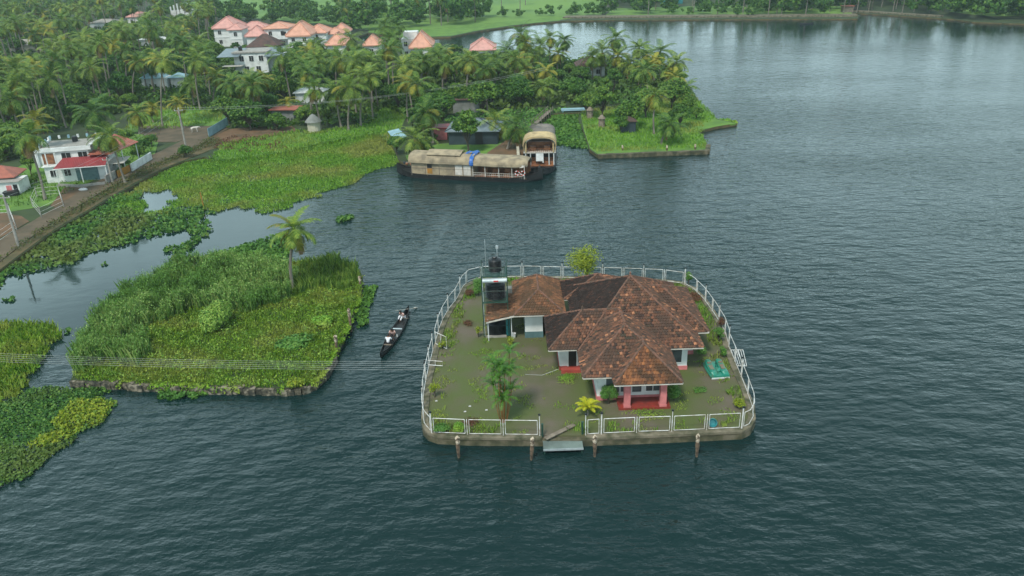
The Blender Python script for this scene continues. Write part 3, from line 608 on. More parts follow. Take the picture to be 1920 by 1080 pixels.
# prominent palms: (base px, crown px, kind, label)
EXP = [
 (305, 238, 307, 108, 'tall', 'tallest slim coconut palm standing at the front of the left grove clearing'),
 (342, 243, 335, 187, 'y', 'short yellowing palm at the road bend before the meadow'),
 (375, 207, 366, 108, '', 'tall green palm just right of the tallest one in the left grove'),
 (365, 200, 358, 150, '', 'medium palm with a pale trunk at the back edge of the meadow'),
 (402, 197, 405, 138, 'y2', 'yellowish palm left of the white flat-roofed house'),
 (441, 212, 441, 158, 'y2', 'full yellow-green palm in front of the white flat-roofed house'),
 (250, 190, 257, 112, 'y2', 'slender leaning palm with yellow-brown crown left of the meadow'),
 (287, 230, 285, 195, 'y', 'small browning palm at the left corner of the meadow'),
 (393, 78, 387, 12, '', 'tall palm left of the leftmost pink-roofed villa'),
 (347, 100, 343, 55, 'y', 'orange-tinged thin palm far back left of the villas'),
 (85, 375, 54, 245, 'big', 'big drooping palm leaning left beside the white and red two-storey house'),
 (93, 335, 66, 216, 'y', 'yellow palm directly behind the big drooping palm at far left'),
 (165, 262, 172, 205, 'bigg', 'dark wide-fronded palm right behind the two-storey house roof terrace'),
 (235, 343, 204, 246, 'thin', 'thin young palm by the roadside in front of the red roof'),
 (207, 330, 190, 250, 'thin', 'thin palm rising in front of the two-storey house porch'),
 (262, 250, 258, 207, 'y2', 'short bushy yellow palm left of the dirt crossroad'),
 (601, 245, 590, 160, '', 'medium palm leaning left at the grove edge above the swamp'),
 (676, 237, 688, 138, 'big', 'tall palm leaning right alone at the grove edge above the swamp'),
 (640, 240, 627, 165, '', 'palm between the left-leaning and right-leaning palms at the swamp edge'),
 (655, 245, 655, 158, '', 'straight palm just left of the tall right-leaning palm'),
 (730, 192, 728, 88, 'y2', 'tall palm in front of the small orange-roofed villa'),
 (658, 140, 657, 68, '', 'green palm against the right end of the orange villa roofs'),
 (588, 150, 586, 82, '', 'dark palm below the large central villa roof'),
 (830, 150, 822, 95, '', 'palm at the right of the last large villa'),
 (775, 305, 778, 252, 'front', 'broad low palm at the left end of the brown houseboat'),
 (812, 268, 800, 203, 'front', 'broad palm behind the low palm at the houseboat stern'),
 (568, 75, 566, 38, '', 'palm sticking up before the large central villa'),
 (540, 220, 537, 186, 'y', 'small yellow palm above the little brick-red hut'),
 (1226, 252, 1226, 170, 'tall', 'tall straight palm on the peninsula lawn'),
 (1241, 271, 1256, 226, 'front', 'leaning palm with low wide fronds at the peninsula tip wall'),
 (951, 280, 970, 232, 'front', 'palm with bare leaning trunk beside the two-storey houseboat'),
 (940, 262, 930, 222, '', 'palm behind the bare leaning palm at the dark shed'),
 (1150, 145, 1154, 68, '', 'highest palm of the right-hand row against the lake'),
 (1127, 150, 1128, 92, '', 'palm just left of the highest palm against the lake'),
 (1150, 150, 1158, 100, 'y2', 'lighter green palm just below the highest one against the lake'),
 (1195, 140, 1199, 86, '', 'lone palm right of the highest palm against the lake'),
 (1236, 150, 1238, 92, '', 'small palm above the yellow one near the peninsula end'),
 (1226, 160, 1227, 106, 'y', 'yellow-crowned palm near the peninsula end'),
 (1270, 160, 1268, 112, '', 'upper palm at the right end of the peninsula'),
 (1266, 175, 1266, 140, 'y2', 'lower yellowish palm at the right end of the peninsula'),
 (1030, 125, 1032, 66, '', 'slim palm left of the pair in front of the open lake'),
 (1055, 128, 1058, 72, '', 'full palm right of the slim one in front of the open lake'),
 (1012, 130, 1012, 82, '', 'short palm left of the slim palm before the open lake'),
 (975, 135, 975, 60, '', 'palm rising in front of the lake right of the small pink roof'),
 (984, 140, 983, 74, 'y2', 'second palm crown just below the palm right of the small pink roof'),
 (950, 135, 951, 88, '', 'palm immediately right of the small pink roof'),
 (986, 172, 986, 125, 'y2', 'yellow-green palm in mid grove above the thatched houseboat'),
 (1016, 198, 1015, 158, '', 'drooping palm in mid grove above the inlet'),
 (965, 172, 966, 105, '', 'tall dark-trunked palm in mid grove'),
 (912, 172, 914, 122, 'y2', 'palm with hanging brown fronds in front of the small pink roof'),
 (1110, 152, 1112, 102, '', 'palm at the left end of the row against the lake'), (1178, 152, 1181, 114, '', 'low palm between the highest palm and the lone palm by the lake'),
 (1215, 152, 1213, 98, '', 'palm between the lone palm and the small palm by the lake'), (1250, 160, 1252, 124, 'y2', 'palm below the small palm near the peninsula end'),
 (1000, 142, 998, 96, '', 'short palm right of the two stacked crowns by the lake'), (927, 142, 926, 106, '', 'palm in front of the right side of the small pink roof'), (1285, 188, 1284, 160, '', 'lowest palm at the right shore of the peninsula'), (1045, 135, 1046, 96, 'y2', 'low palm under the slim lakeside palm')]
taken = []
PXROW = [(a, b) for a, b, *_ in EXP]
for bx, by, cx, cy, kd, lab in EXP:
    b = P(bx, by, .4); h = max(3., hz(b.x, b.y, cy)-.4); h -= .6
    # lean: where the crown sits sideways at that height
    top = P(cx, cy, h+.4+.6); px0 = proj(b.x, b.y, h+.4)[0]; sc_ = (by+128-(960-bx)*.035)*ct/H; off = (cx-px0)/sc_
    tm = trunk_mesh(hash(lab) % 5 if False else len(taken) % 5, r0=.16 if kd in ('thin', 'tall') else .19, bend=(off, 0.))
    cr_m = {'y': CROWN_Y, 'y2': CROWN_Y2}.get(kd) or CROWNS[len(taken) % 6]
    s = {'big': 1.15, 'bigg': 1.25, 'thin': .8, 'front': 1.0, 'y': .85, 'tall': 1.0}.get(kd, 1.)
    if by < 160: s *= 1.08
    palm(b.x, b.y, h, lab, crown=cr_m, trunk=tm, s=s, rz=0); taken.append((b.x, b.y, 3.0))

# keep-clear picture-of-the-place boxes: things the grove does not hide from the lake side
KEEP = [(80, 252, 255, 340, 118), (0, 318, 55, 365, 112), (404, 34, 655, 66, 262), (465, 60, 560, 74, 262), (618, 60, 650, 86, 240), (684, 66, 708, 86, 232), (760, 60, 808, 91, 222), (430, 110, 520, 128, 205), (880, 72, 925, 86, 222),
        (842, 230, 930, 272, 128), (272, 150, 325, 162, 175), (243, 22, 270, 32, 330), (326, 14, 350, 24, 330), (175, 44, 208, 52, 270), (24, 86, 86, 98, 230), (508, 200, 535, 214, 150), (560, 184, 600, 194, 165),
        (658, 62, 680, 74, 300), (860, 0, 1000, 90, 300), (1000, 0, 1300, 108, 300), (262, 212, 410, 240, 140), (1095, 128, 1130, 140, 175), (262, 82, 288, 88, 240), (1005, 215, 1090, 275, 140), (855, 196, 885, 206, 150), (838, 20, 862, 78, 300), (476, 84, 515, 100, 235)]
FORB = [wpoly(q) for q in ([(-60, 520), (-60, 470), (0, 440), (105, 380), (205, 320), (300, 276), (425, 228), (436, 240), (372, 276), (225, 350), (75, 440), (0, 500)],
        [(70, 352), (95, 250), (262, 225), (270, 300), (190, 350)], [(240, 246), (255, 208), (430, 206), (418, 240), (330, 262)], [(830, 300), (832, 225), (985, 225), (985, 300)], [(1090, 220), (1230, 215), (1330, 275), (1120, 290)], [(1000, 206), (1100, 206), (1100, 280), (1000, 290)],
        [(410, 115), (535, 115), (540, 150), (410, 150)], [(400, 95), (400, 30), (660, 30), (830, 70), (830, 118), (655, 116)], [(868, 80), (940, 80), (945, 112), (868, 112)],
        [(-300, 420), (-60, 398), (60, 345), (100, 340), (60, 400), (-60, 480)])]
def poisson(poly_px, dmin, tries, z=.4, far=None):
    pl = wpoly(poly_px); a = np.array([p[:2] for p in pl]); lo, hi = a.min(0), a.max(0); n = int((hi-lo).prod()*tries); pts = RNG.uniform(lo, hi, size=(n, 2)); pts = pts[pip(pts, pl)]
    grid = {}; res = []
    for x, y in pts:
        d = dmin*(1+max(0, y-170)/400); k = (int(x//12), int(y//12)); ok = True
        for i in (-1, 0, 1):
            for j in (-1, 0, 1):
                for q in grid.get((k[0]+i, k[1]+j), ()):
                    if (q[0]-x)**2+(q[1]-y)**2 < d*d: ok = False; break
        if ok: grid.setdefault(k, []).append((x, y)); res.append((x, y))
    return res
def blocked(x, y, h, r):
    px, py = proj(x, y, .4); _, ty = proj(x, y, h+1.2); rp = r*(py+128-(960-px)*.035)*ct/H; by_ = min(py, ty+2.2*rp)
    for x0, y0, x1, y1, dd in KEEP:
        if y < dd+4 and px+rp*.6 > x0 and px-rp*.6 < x1 and ty < y1 and by_ > y0: return True
    return False
Z1 = [(-120, 345), (-60, 335), (40, 300), (60, 262), (120, 245), (235, 215), (300, 204), (430, 208), (430, 245), (520, 250), (560, 240), (700, 238), (722, 205), (770, 235), (780, 290), (835, 262), (840, 215), (900, 212), (1000, 212), (1100, 206), (1200, 198),
      (1275, 170), (1262, 140), (1190, 122), (1080, 118), (960, 104), (800, 100), (700, 95), (430, 92), (400, 60), (420, 30), (330, 26), (0, -8), (-200, -20)]
cand = poisson(Z1, 4.6, .4)
random.seed(11); PL = []; TL = []
for x, y in cand:
    if any(pip([(x, y)], f)[0] for f in FORB): continue
    px, py = proj(x, y, .4)
    if px < -80 or px > 1500: continue
    if any((x-a)**2+(y-b)**2 < 9 for a, b, _ in taken): continue
    pen = px > 1000 and py > 125
    if random.random() < (.34 if pen else .60 if px < 430 else .56):
        h = random.uniform(6.5, 14) if not pen else random.uniform(5, 9)
        while h > 3 and blocked(x, y, h+1.5, 3.2): h -= 1.
        if h <= 3: continue
        PL.append((x, y, h))
    else:
        s = random.uniform(.5, .95); hh = 7*s
        while s > .3 and blocked(x, y, 7*s, 4*s): s -= .1
        if s <= .3: continue
        TL.append((x, y, s))
# undergrowth between the trunks
p_ = scatter(wpoly(Z1), 3.2); k_ = (p_[:, 1] < 340) & (p_[:, 0] > -260)
for f in FORB[:6]+FORB[7:]: k_ &= ~pip(p_, f)
p_ = p_[k_]; hh = np.clip(1.1+1.4*snoise(p_[:, 0], p_[:, 1], 7.), .25, 2.8)
tag(npmesh('undergrowth', leaves(at(p_, .45+hh*RNG.uniform(.2, 1., len(p_))), .55, .4), 4, leafmat('undergrowth_leaf', [(.014, .045, .01), (.03, .08, .015), (.055, .12, .02), (.085, .16, .026)], patch=(.07, .11, .022), psc=.05)), 'dense green undergrowth below the trees of the grove', 'undergrowth', kind='stuff')
p_ = scatter(wpoly([(835, 232), (860, 218), (985, 212), (1088, 210), (1040, 216), (1000, 235), (985, 262), (940, 268), (930, 250), (850, 252)]), 7)
tag(npmesh('boatyard_weeds', leaves(at(p_, .45+RNG.uniform(0, .7, len(p_))), .3, .4), 4, LM['bush']), 'green weeds around the dark metal-roofed shed', 'weeds', kind='stuff')
# edge bushes and explicit leafy trees
EXT = [(95, 300, .5, 'dark tree squeezed behind the left corner of the two-storey house'), (262, 300, .4, 'dark shrub tree by the wall right of the two-storey house'), (70, 345, .32, 'low bush beside the left wall of the two-storey house'), (60, 330, .45, 'bush tree between the white hut and the two-storey house'), (232, 318, .34, 'bush under the thin roadside palm'), (575, 236, .62, 'leafy tree at the swamp edge right of the round thatched hut'), (470, 245, .8, 'dense leafy tree beside the pale blue roadside fence'), (430, 232, .75, 'dense tree right behind the pale blue roadside fence'), (500, 222, .7, 'leafy tree left of the little brick-red hut'),
       (520, 246, .55, 'dark bush tree below the little brick-red hut'), (878, 286, .85, 'round bright green tree in front of the dark metal-roofed shed'), (860, 205, .7, 'leafy tree behind the dark shed on the left'), (905, 218, .9, 'tall leafy tree behind the dark metal-roofed shed'),
       (800, 300, .45, 'dark bush behind the houseboat stern'), (1180, 240, .8, 'spreading tree in the middle of the peninsula'), (1130, 225, .8, 'leafy tree at the left of the peninsula lawn'), (1210, 222, .9, 'spreading tree behind the tall peninsula palm'),
       (1260, 205, .8, 'leafy tree on the right shore of the peninsula'), (1290, 212, .5, 'low bright shrub tree at the right shore of the peninsula'), (1305, 225, .4, 'low shrub near the weed spit of the peninsula'), (1275, 240, .55, 'bush tree behind the leaning peninsula palm'), (1165, 250, .4, 'shrub on the peninsula lawn left of the tall palm'), (1100, 218, .6, 'leafy tree above the turquoise bench of the inlet'),
       (270, 290, .42, 'grey-green bush right of the two-storey house by the road'), (285, 276, .36, 'small bush beside the road bend before the house'), (240, 275, .5, 'dark tree at the right end of the red roof'), (350, 296, .3, 'low round bush on the verge by the swamp'), (745, 290, .5, 'dark shrub at the left end of the houseboat bank'), (15, 300, .8, 'dark tree behind the small white hut at the left edge')]
for a, b, s, lab in EXT:
    p_ = P(a, b, .4); tree(p_.x, p_.y, s, lab, k=len(lab) % 6)
# descriptive labels from landmarks
LMK = [((70, 215), 'left of the white two-storey house'), ((165, 235), 'behind the white two-storey house'), ((30, 130), 'at the far left edge of the grove'), ((180, 150), 'deep in the left grove'), ((150, 60), 'far back in the upper left grove'), ((290, 140), 'around the light-blue roof in the grove'),
       ((280, 60), 'near the small far red-roofed house'), ((370, 120), 'left of the white flat-roofed house'), ((470, 170), 'in front of the white flat-roofed house'), ((470, 105), 'below the leftmost villas'), ((560, 130), 'below the large central villa'), ((560, 215), 'around the little brick-red hut'), ((640, 190), 'above the swamp grass bay'),
       ((650, 120), 'below the orange right-hand villas'), ((740, 150), 'below the small orange villa'), ((740, 215), 'by the swamp left of the dark shed'), ((800, 140), 'right of the small orange villa'), ((870, 180), 'behind the dark metal-roofed shed'), ((900, 120), 'below the small pink roof by the lake'), ((960, 180), 'in mid grove above the houseboats'),
       ((1040, 160), 'above the inlet of green hyacinth'), ((1120, 180), 'near the small dark roof of the peninsula'), ((1200, 150), 'at the lake side of the peninsula'), ((1230, 190), 'at the right end of the peninsula'), ((60, 10), 'along the far upper left treeline'), ((330, 40), 'beside the far white house ruins'), ((10, 320), 'behind the left-edge white hut')]
def lmk(x, y, z=4):
    px, py = proj(x, y, z); return min(LMK, key=lambda q: (q[0][0]-px)**2+((q[0][1]-py)*1.6)**2)[1]
PL.sort(key=lambda t: t[0]**2+t[1]**2); TL.sort(key=lambda t: t[0]**2+t[1]**2)
npal = 300-len(EXP)-2; ntre = 300-len(EXT)-2
recs = []
for x, y, h in PL[:npal]:
    k = random.random(); ki = 'yellowing' if k < .16 else random.choice(['green', 'dark green', 'drooping'])
    hs = 'tall' if h > 10.5 else 'short' if h < 7.5 else 'medium-height'
    recs.append([proj(x, y, 4), f'{hs} {ki} coconut palm {lmk(x, y)}', 'p', x, y, h, ki])
for x, y, s in TL[:ntre]:
    hs = 'large' if s > .8 else 'small' if s < .62 else 'medium-sized'
    recs.append([proj(x, y, 3), f'{hs} leafy tree {lmk(x, y)}', 't', x, y, s, ''])
from collections import defaultdict
ORD = ['first', 'second', 'third', 'fourth', 'fifth', 'sixth', 'seventh', 'eighth', 'ninth', 'tenth', 'eleventh', 'twelfth', 'thirteenth', 'fourteenth', 'fifteenth']+[f'{i}th' for i in range(16, 60)]
G = defaultdict(list)
for r in recs: G[r[1]].append(r)
for lab, rs in G.items():
    rs.sort(key=lambda r: r[0][0]); n_ = len(rs)
    for i, r in enumerate(rs):
        pos = '' if n_ == 1 else ['left of two', 'right of two'][i] if n_ == 2 else 'leftmost' if i == 0 else 'rightmost' if i == n_-1 else f'{ORD[i]} from left'
        full = lab+(', '+pos if pos else ''); grp = lab.replace('coconut palm', 'coconut palms').replace('leafy tree', 'leafy trees') if n_ > 1 else None
        if r[2] == 'p': palm(r[3], r[4], r[5], full, grp, crown=(random.choice([CROWN_Y, CROWN_Y2]) if r[6] == 'yellowing' else None))
        else: tree(r[3], r[4], r[5], full, grp)
# everything farther reads as one mass of woodland
def far_mass(name, items, label, kind_palm, cat):
    vs = []; mi = []; tv = MB()
    if kind_palm:
        base = []
        for i in range(3):
            v, m_ = crown_data(15, 4.2, 70+i, nl=7, dead=1, yel=.12, lw=.34); base.append((v.reshape(-1, 4, 3), np.array(m_)))
    else:
        base = []
        for i in range(4):
            rg = np.random.default_rng(i); n = 800; d = rg.normal(size=(n, 3)); d /= np.linalg.norm(d, axis=1)[:, None]
            lob = rg.normal(size=(15, 3))*np.array([2.0, 2.0, 1.3]); c = lob[rg.integers(0, 15, n)]+d*np.array([1.1, 1.1, .8])*rg.uniform(.6, 1.1, (n, 1)); c[:, 2] = np.abs(c[:, 2]+2.2)+1.2
            base.append((leaves(c, .42, .25, rg, outward=d).reshape(-1, 4, 3), np.zeros(n, int)))
    for x, y, h in items:
        b, m_ = random.choice(base); a = random.uniform(0, 6.28); c, s = math.cos(a), math.sin(a); k = random.uniform(.85, 1.15)
        if kind_palm: o = (x, y, .4+h)
        else: o = (x, y, .4); k = h*random.uniform(.8, 1.45)
        w_ = np.empty_like(b); w_[..., 0] = (b[..., 0]*c-b[..., 1]*s)*k+o[0]; w_[..., 1] = (b[..., 0]*s+b[..., 1]*c)*k+o[1]; w_[..., 2] = b[..., 2]*k+o[2]
        vs.append(w_.reshape(-1, 3)); mi.append(m_)
        if kind_palm: tv.tube([(x, y, .2), (x+.2, y, h*.5), (x, y, .4+h)], [.2, .16, .12], 4)
    o = npmesh(name, np.concatenate(vs), 4, PM if kind_palm else [LM['tree']], mi=np.concatenate(mi)); tag(o, label, cat, kind='stuff')
    if kind_palm: tag(tv.build('far_trunks', MT['trunk']), 'thin trunks of the distant coconut palms', 'palm trunks', kind='stuff')
FZ = [([(395, 58), (400, 30), (470, 38), (560, 30), (640, 36), (660, 58), (560, 44), (480, 50)], 5.5), ([(640, 62), (650, 36), (760, 30), (890, 26), (905, 44), (860, 52), (760, 56)], 5.),
      ([(1128, 29), (1140, 8), (1240, 4), (1250, 28)], 6.), ([(1250, 27), (1255, 16), (1400, 12), (1400, 20)], 5.5), ([(1380, 31), (1392, 8), (1595, 6), (1604, 22), (1590, 31)], 4.3), ([(1595, 26), (1600, -6), (1780, -6), (1800, 20), (2200, 10), (2200, 50), (1840, 38), (1700, 28)], 4.4),
      ([(-100, 26), (-100, -14), (340, -12), (500, -22), (900, -24), (1400, -18), (1400, -8), (900, -12), (345, 4), (330, 26)], 9), ([(1040, -8), (1800, -12), (1800, 4), (1250, 4), (1130, 4)], 5.5)]
fp = list(PL[npal:]); ft = list(TL[ntre:])
for pz, dm in FZ:
    for x, y in poisson(pz, dm, .15):
        (fp if random.random() < .3 else ft).append((x, y, random.uniform(6, 11) if False else 0))
fp = [(x, y, h or random.uniform(7, 12)) for x, y, h in fp]; ft = [(x, y, s or random.uniform(.8, 1.4)) for x, y, s in ft]
for q in ([(935, 22), (22, 0)],): pass
for a, b in ((940, 22), (975, 24), (985, 10), (905, 18), (1215, 28), (1300, 24), (1345, 26), (1440, 30), (1465, 28), (1510, 30)): p_ = P(a, b, .4); fp.append((p_.x, p_.y, random.uniform(8, 12)))
for a, b in ((945, 32), (970, 33), (900, 36), (1010, 30), (1035, 30), (1068, 29), (1080, 28), (1100, 29), (1115, 29), (1130, 28), (1260, 27), (1290, 28), (1320, 27), (1350, 28), (1380, 30), (1410, 31), (400, 66), (660, 60)): p_ = P(a, b, .4); ft.append((p_.x, p_.y, random.uniform(.45, .7)))
far_mass('distant_palms', fp, 'distant coconut palms merging into the far woodland', True, 'palms')
far_mass('distant_woodland', ft, 'distant bluish-green woodland along the far shore and behind the grove', False, 'woodland')
print('PALMS', len(PL), 'TREES', len(TL), 'far', len(fp), len(ft))

# ================================================================== HOUSE ISLAND
ZI = .6
HI = [(790, 792), (793, 803), (802, 813), (820, 819), (880, 822), (1016, 823), (1097, 823), (1250, 817), (1392, 810), (1408, 802), (1417, 786), (1415, 762), (1400, 725), (1382, 687), (1368, 650), (1361, 620), (1345, 590), (1324, 560), (1304, 540), (1280, 529), (1240, 524),
      (1100, 519), (960, 518), (900, 520), (868, 536), (856, 561), (843, 576), (830, 598), (822, 618), (812, 655), (805, 684), (798, 712), (793, 743), (790, 775)]
hiw = [tuple(p)[:2] for p in wpoly(HI, ZI)]
hc = (5.5, 60.)
def inset(poly, d): 
    out_ = []
    n = len(poly)
    for i in range(n):
        a, b, c = Vector(poly[i-1]), Vector(poly[i]), Vector(poly[(i+1) % n]); t = ((b-a).normalized()+(c-b).normalized()).normalized(); nn = Vector((-t.y, t.x))
        q = b+nn*d; 
        if (q-Vector(hc)).length > (b-Vector(hc)).length: q = b-nn*d
        out_.append((q.x, q.y))
    return out_
mb = MB(); mb.prism(hiw, -2.4, ZI-.12, 0, 0); tag(mb.build('island_base', MT['stone']), 'stone-walled base of the house island', kind='structure')
ins = inset(hiw, .5)
mb = MB(); n = len(hiw); vs = [(*p, ZI+.06) for p in hiw]+[(*p, ZI+.06) for p in ins]+[(*p, ZI-.2) for p in hiw]+[(*p, ZI-.2) for p in ins]
for i in range(n):
    j = (i+1) % n
    if i == 5: continue                                             # landing gap
    mb.add([vs[i], vs[j], vs[n+j], vs[n+i]], [(0, 1, 2, 3)]); mb.add([vs[i], vs[j], vs[2*n+j], vs[2*n+i]], [(3, 2, 1, 0)]); mb.add([vs[n+i], vs[n+j], vs[3*n+j], vs[3*n+i]], [(0, 1, 2, 3)])
tag(mb.build('retaining_wall', MT['stonetop']), 'low mossy stone rim wall round the house island', 'wall')
mb = MB(); mb.prism(inset(hiw, .45), ZI-.3, ZI-.02, 0)
tag(mb.build('yard', MT['yard']), 'mossy brown paved yard of the house island', kind='structure')
# moss and grass tufts of the yard
yp = inset(hiw, .6); p_ = scatter([(x, y) for x, y in yp], 90)
dn = snoise(p_[:, 0], p_[:, 1], 1.7)+.5*snoise(p_[:, 1], p_[:, 0], .7); edge_ = np.array([min(abs(Vector(q)-Vector(e)).real if False else (Vector(q)-Vector(e)).length for e in yp) for q in p_[::1]]) if False else None
keep = dn > .42; p_ = p_[keep]; tag(npmesh('yard_moss', blades(at(p_, ZI-.02), .10, .045, 1.3), 5, LM['short']), 'thin moss and grass tufts in the paved yard', 'grass', kind='stuff')
band = scatter([(x, y) for x, y in yp], 60); inner = inset(hiw, 1.7); band = band[~pip(band, inner)]; dn = snoise(band[:, 0]+3, band[:, 1], 1.4); band = band[(dn > -.2) & ((band[:, 1] > 58) | (dn > .25))]
tag(npmesh('border_grass', blades(at(band, ZI-.02), .3, .05, .9), 5, LM['swamp']), 'green weeds along the inside of the island fence', 'grass', kind='stuff')

# ---- tiled roofs
TILE = leafmat('clay_tile', [(.035, .026, .022), (.065, .04, .032), (.16, .075, .045), (.075, .045, .034), (.20, .085, .05), (.05, .042, .03), (.22, .10, .06), (.09, .052, .04), (.42, .19, .10)], patch=(.075, .048, .036), psc=.6, trans=0, rough=.85)
TILE_D = leafmat('black_tile', [(.018, .014, .013), (.028, .02, .017), (.036, .024, .02), (.025, .018, .016), (.07, .035, .026)], trans=0, rough=.9)  # near-black tiles for the back slopes and most left ones
TILE_O = leafmat('orange_clay_tile', [(.07, .035, .024), (.13, .06, .034), (.22, .09, .04), (.16, .07, .035), (.33, .135, .055), (.11, .05, .03)], patch=(.055, .035, .022), psc=.8, trans=0, rough=.85)
TILE_S = leafmat('lighter_clay_tile', [(.085, .045, .028), (.15, .075, .042), (.20, .095, .05), (.11, .06, .035), (.28, .12, .06), (.09, .065, .035)], patch=(.08, .05, .03), psc=.6, trans=0, rough=.85)
RIDGE = M('ridge_clay', (.20, .09, .058), (.075, .05, .035), .85, 3.2, bump=.3)
ROOFBASE = M('roof_underlay', (.03, .022, .018), (.02, .016, .014), .9)
def roof_faces(mbs, polys, tw=.205, tl=.27, seed=0):
    """polys: list of (3D polygon whose first edge is the eave, tile material index)"""
    rg = random.Random(seed)
    for poly, mi in polys:
        pv = [Vector(p) for p in poly]; u = (pv[1]-pv[0]).normalized(); nrm = None
        for q in pv[2:]:
            nn = u.cross(q-pv[0])
            if nn.length > 1e-3: nrm = nn.normalized(); break
        if nrm.z < 0: nrm = -nrm; 
        v = nrm.cross(u).normalized()
        if v.z < 0: v = -v
        p2 = [((q-pv[0]).dot(u), (q-pv[0]).dot(v)) for q in pv]
        mbs.add([q-nrm*.03 for q in pv], [tuple(range(len(pv)))], 3)
        u0, u1 = min(a for a, b in p2), max(a for a, b in p2); v1 = max(b for a, b in p2); row = 0; vv = -.06
        while vv < v1:
            uu = u0+(.5*tw if row % 2 else 0); cs = []
            while uu < u1: cs.append((uu+tw/2, vv+tl/2)); uu += tw
            ok = pip(cs, p2) if cs else []
            for (cu, cv), k in zip(cs, ok):
                if not k: 
                    if not (vv < 0 and u0+.1 < cu < u1-.1): continue
                lift = .012+rg.uniform(0, .018); tilt = rg.uniform(-.012, .012); o = pv[0]
                def pt(a, b, z): return o+u*(cu+a+rg.uniform(-.006, .006))+v*(cv+b)+nrm*z
                a, b = tw*.48, tl*.5; zl = .07+lift
                vs = [pt(-a, -b, zl-.02+tilt), pt(-a*.2, -b, zl-.02), pt(a*.3, -b, zl+.025), pt(a, -b, zl-.01-tilt), pt(-a, b+.03, lift-.005), pt(-a*.2, b+.03, lift-.005), pt(a*.3, b+.03, lift+.02), pt(a, b+.03, lift),
                      pt(-a, -b, .0), pt(a, -b, .0)]
                mbs.add(vs, [(0, 1, 5, 4), (1, 2, 6, 5), (2, 3, 7, 6), (8, 9, 3, 2, 1, 0)], mi)
            vv += tl*.92; row += 1
def ridge_caps(lines, parent, r=.095, seg=.36):
    m_ = MB()
    for a, b in lines:
        a, b = Vector(a), Vector(b); n = max(1, int((b-a).length/seg)); d = (b-a)/n
        for i in range(n):
            p = a+d*i; q = a+d*(i+1.08); m_.tube([p+Vector((0, 0, .03)), q+Vector((0, 0, .03))], [r*random.uniform(.95, 1.15), r*.82], 7)
    return m_.build('ridge_tile', RIDGE, parent)
def fascia(lines, parent, z0=-.14, z1=.0, t=.04, mat=None):
    m_ = MB()
    for a, b in lines:
        a, b = Vector(a), Vector(b); d = b-a; ang = math.atan2(d.y, d.x); L_ = math.hypot(d.x, d.y)
        u = d/L_; n_ = Vector((u.y, -u.x, 0))
        vs = [a+Vector((0, 0, z0)), b+Vector((0, 0, z0)), b+Vector((0, 0, z1)), a+Vector((0, 0, z1))]; vs2 = [q+n_*t for q in vs]
        m_.add(vs+vs2, [(0, 1, 2, 3), (7, 6, 5, 4), (0, 4, 5, 1), (3, 2, 6, 7), (0, 3, 7, 4), (1, 5, 6, 2)])
    return m_.build('fascia', mat or MT['canvas'], parent)
def pyr_roof(name, parent, x0, x1, y0, y1, ze, apexes, mats, seed, finial=()):
    """hip roof; apexes = [(x,y,z)] one (pyramid) or two along x or y. mats = tile index for front,right,back,left"""
    r = MB(); FL, FR, BR, BL = (x0, y0, ze), (x1, y0, ze), (x1, y1, ze), (x0, y1, ze)
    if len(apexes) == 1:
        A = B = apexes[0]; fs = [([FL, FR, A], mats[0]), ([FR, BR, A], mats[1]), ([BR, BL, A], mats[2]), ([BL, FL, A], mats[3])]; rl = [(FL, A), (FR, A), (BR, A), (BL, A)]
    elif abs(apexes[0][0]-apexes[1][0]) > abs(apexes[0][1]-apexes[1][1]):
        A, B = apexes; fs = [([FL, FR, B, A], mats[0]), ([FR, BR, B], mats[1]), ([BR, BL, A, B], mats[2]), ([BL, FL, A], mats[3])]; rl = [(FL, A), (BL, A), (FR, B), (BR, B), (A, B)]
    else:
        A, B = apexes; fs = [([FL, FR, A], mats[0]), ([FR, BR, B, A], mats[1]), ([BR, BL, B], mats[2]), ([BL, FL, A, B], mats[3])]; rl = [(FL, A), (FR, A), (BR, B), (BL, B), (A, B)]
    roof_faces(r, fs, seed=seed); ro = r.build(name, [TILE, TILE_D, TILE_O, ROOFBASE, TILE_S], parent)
    ridge_caps(rl, ro); fascia([(FL, FR), (FR, BR), (BR, BL), (BL, FL)], ro)
    for f in finial:
        m_ = MB(); m_.lathe([(.10, 0), (.12, .1), (.05, .18), (.09, .27), (.02, .42)], f, 8); m_.build('finial', RIDGE, ro)
    return ro
house = thing('tiled_house', 'red-tiled white and pink guest house in the middle of the walled island', 'house', (9, 58, ZI))
hb = Vector((9, 58, ZI))
class OFF(MB):
    """collects in world coordinates, stored relative to an origin"""
    def __init__(s, o): super().__init__(); s.o = Vector(o)
    def build(s, *a, **k): s.v = [(x-s.o.x, y-s.o.y, z-s.o.z) for x, y, z in s.v]; return super().build(*a, **k)
_MB = MB
def with_origin(o):
    """make MB store vertices relative to o"""
    global MB
    if o is None: MB = _MB
    else:
        class Q(OFF):
            def __init__(s): OFF.__init__(s, o)
        MB = Q
with_origin(hb)
EV = 3.1
MAIN, WEST, EAST, MID, PORCH, BACK = 'roof', 'roof', 'roof', 'roof', 'roof', 'roof'
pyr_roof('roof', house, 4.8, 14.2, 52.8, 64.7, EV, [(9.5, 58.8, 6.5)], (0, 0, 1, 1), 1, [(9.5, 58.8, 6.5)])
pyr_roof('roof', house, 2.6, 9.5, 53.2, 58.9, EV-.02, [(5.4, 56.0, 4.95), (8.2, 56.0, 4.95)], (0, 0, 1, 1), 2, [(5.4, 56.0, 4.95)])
pyr_roof('roof', house, 7.5, 15.2, 55.3, 63.6, EV-.03, [(9.6, 59.4, 5.3), (12.1, 59.4, 5.3)], (0, 0, 1, 1), 3, [(12.1, 59.4, 5.3)])
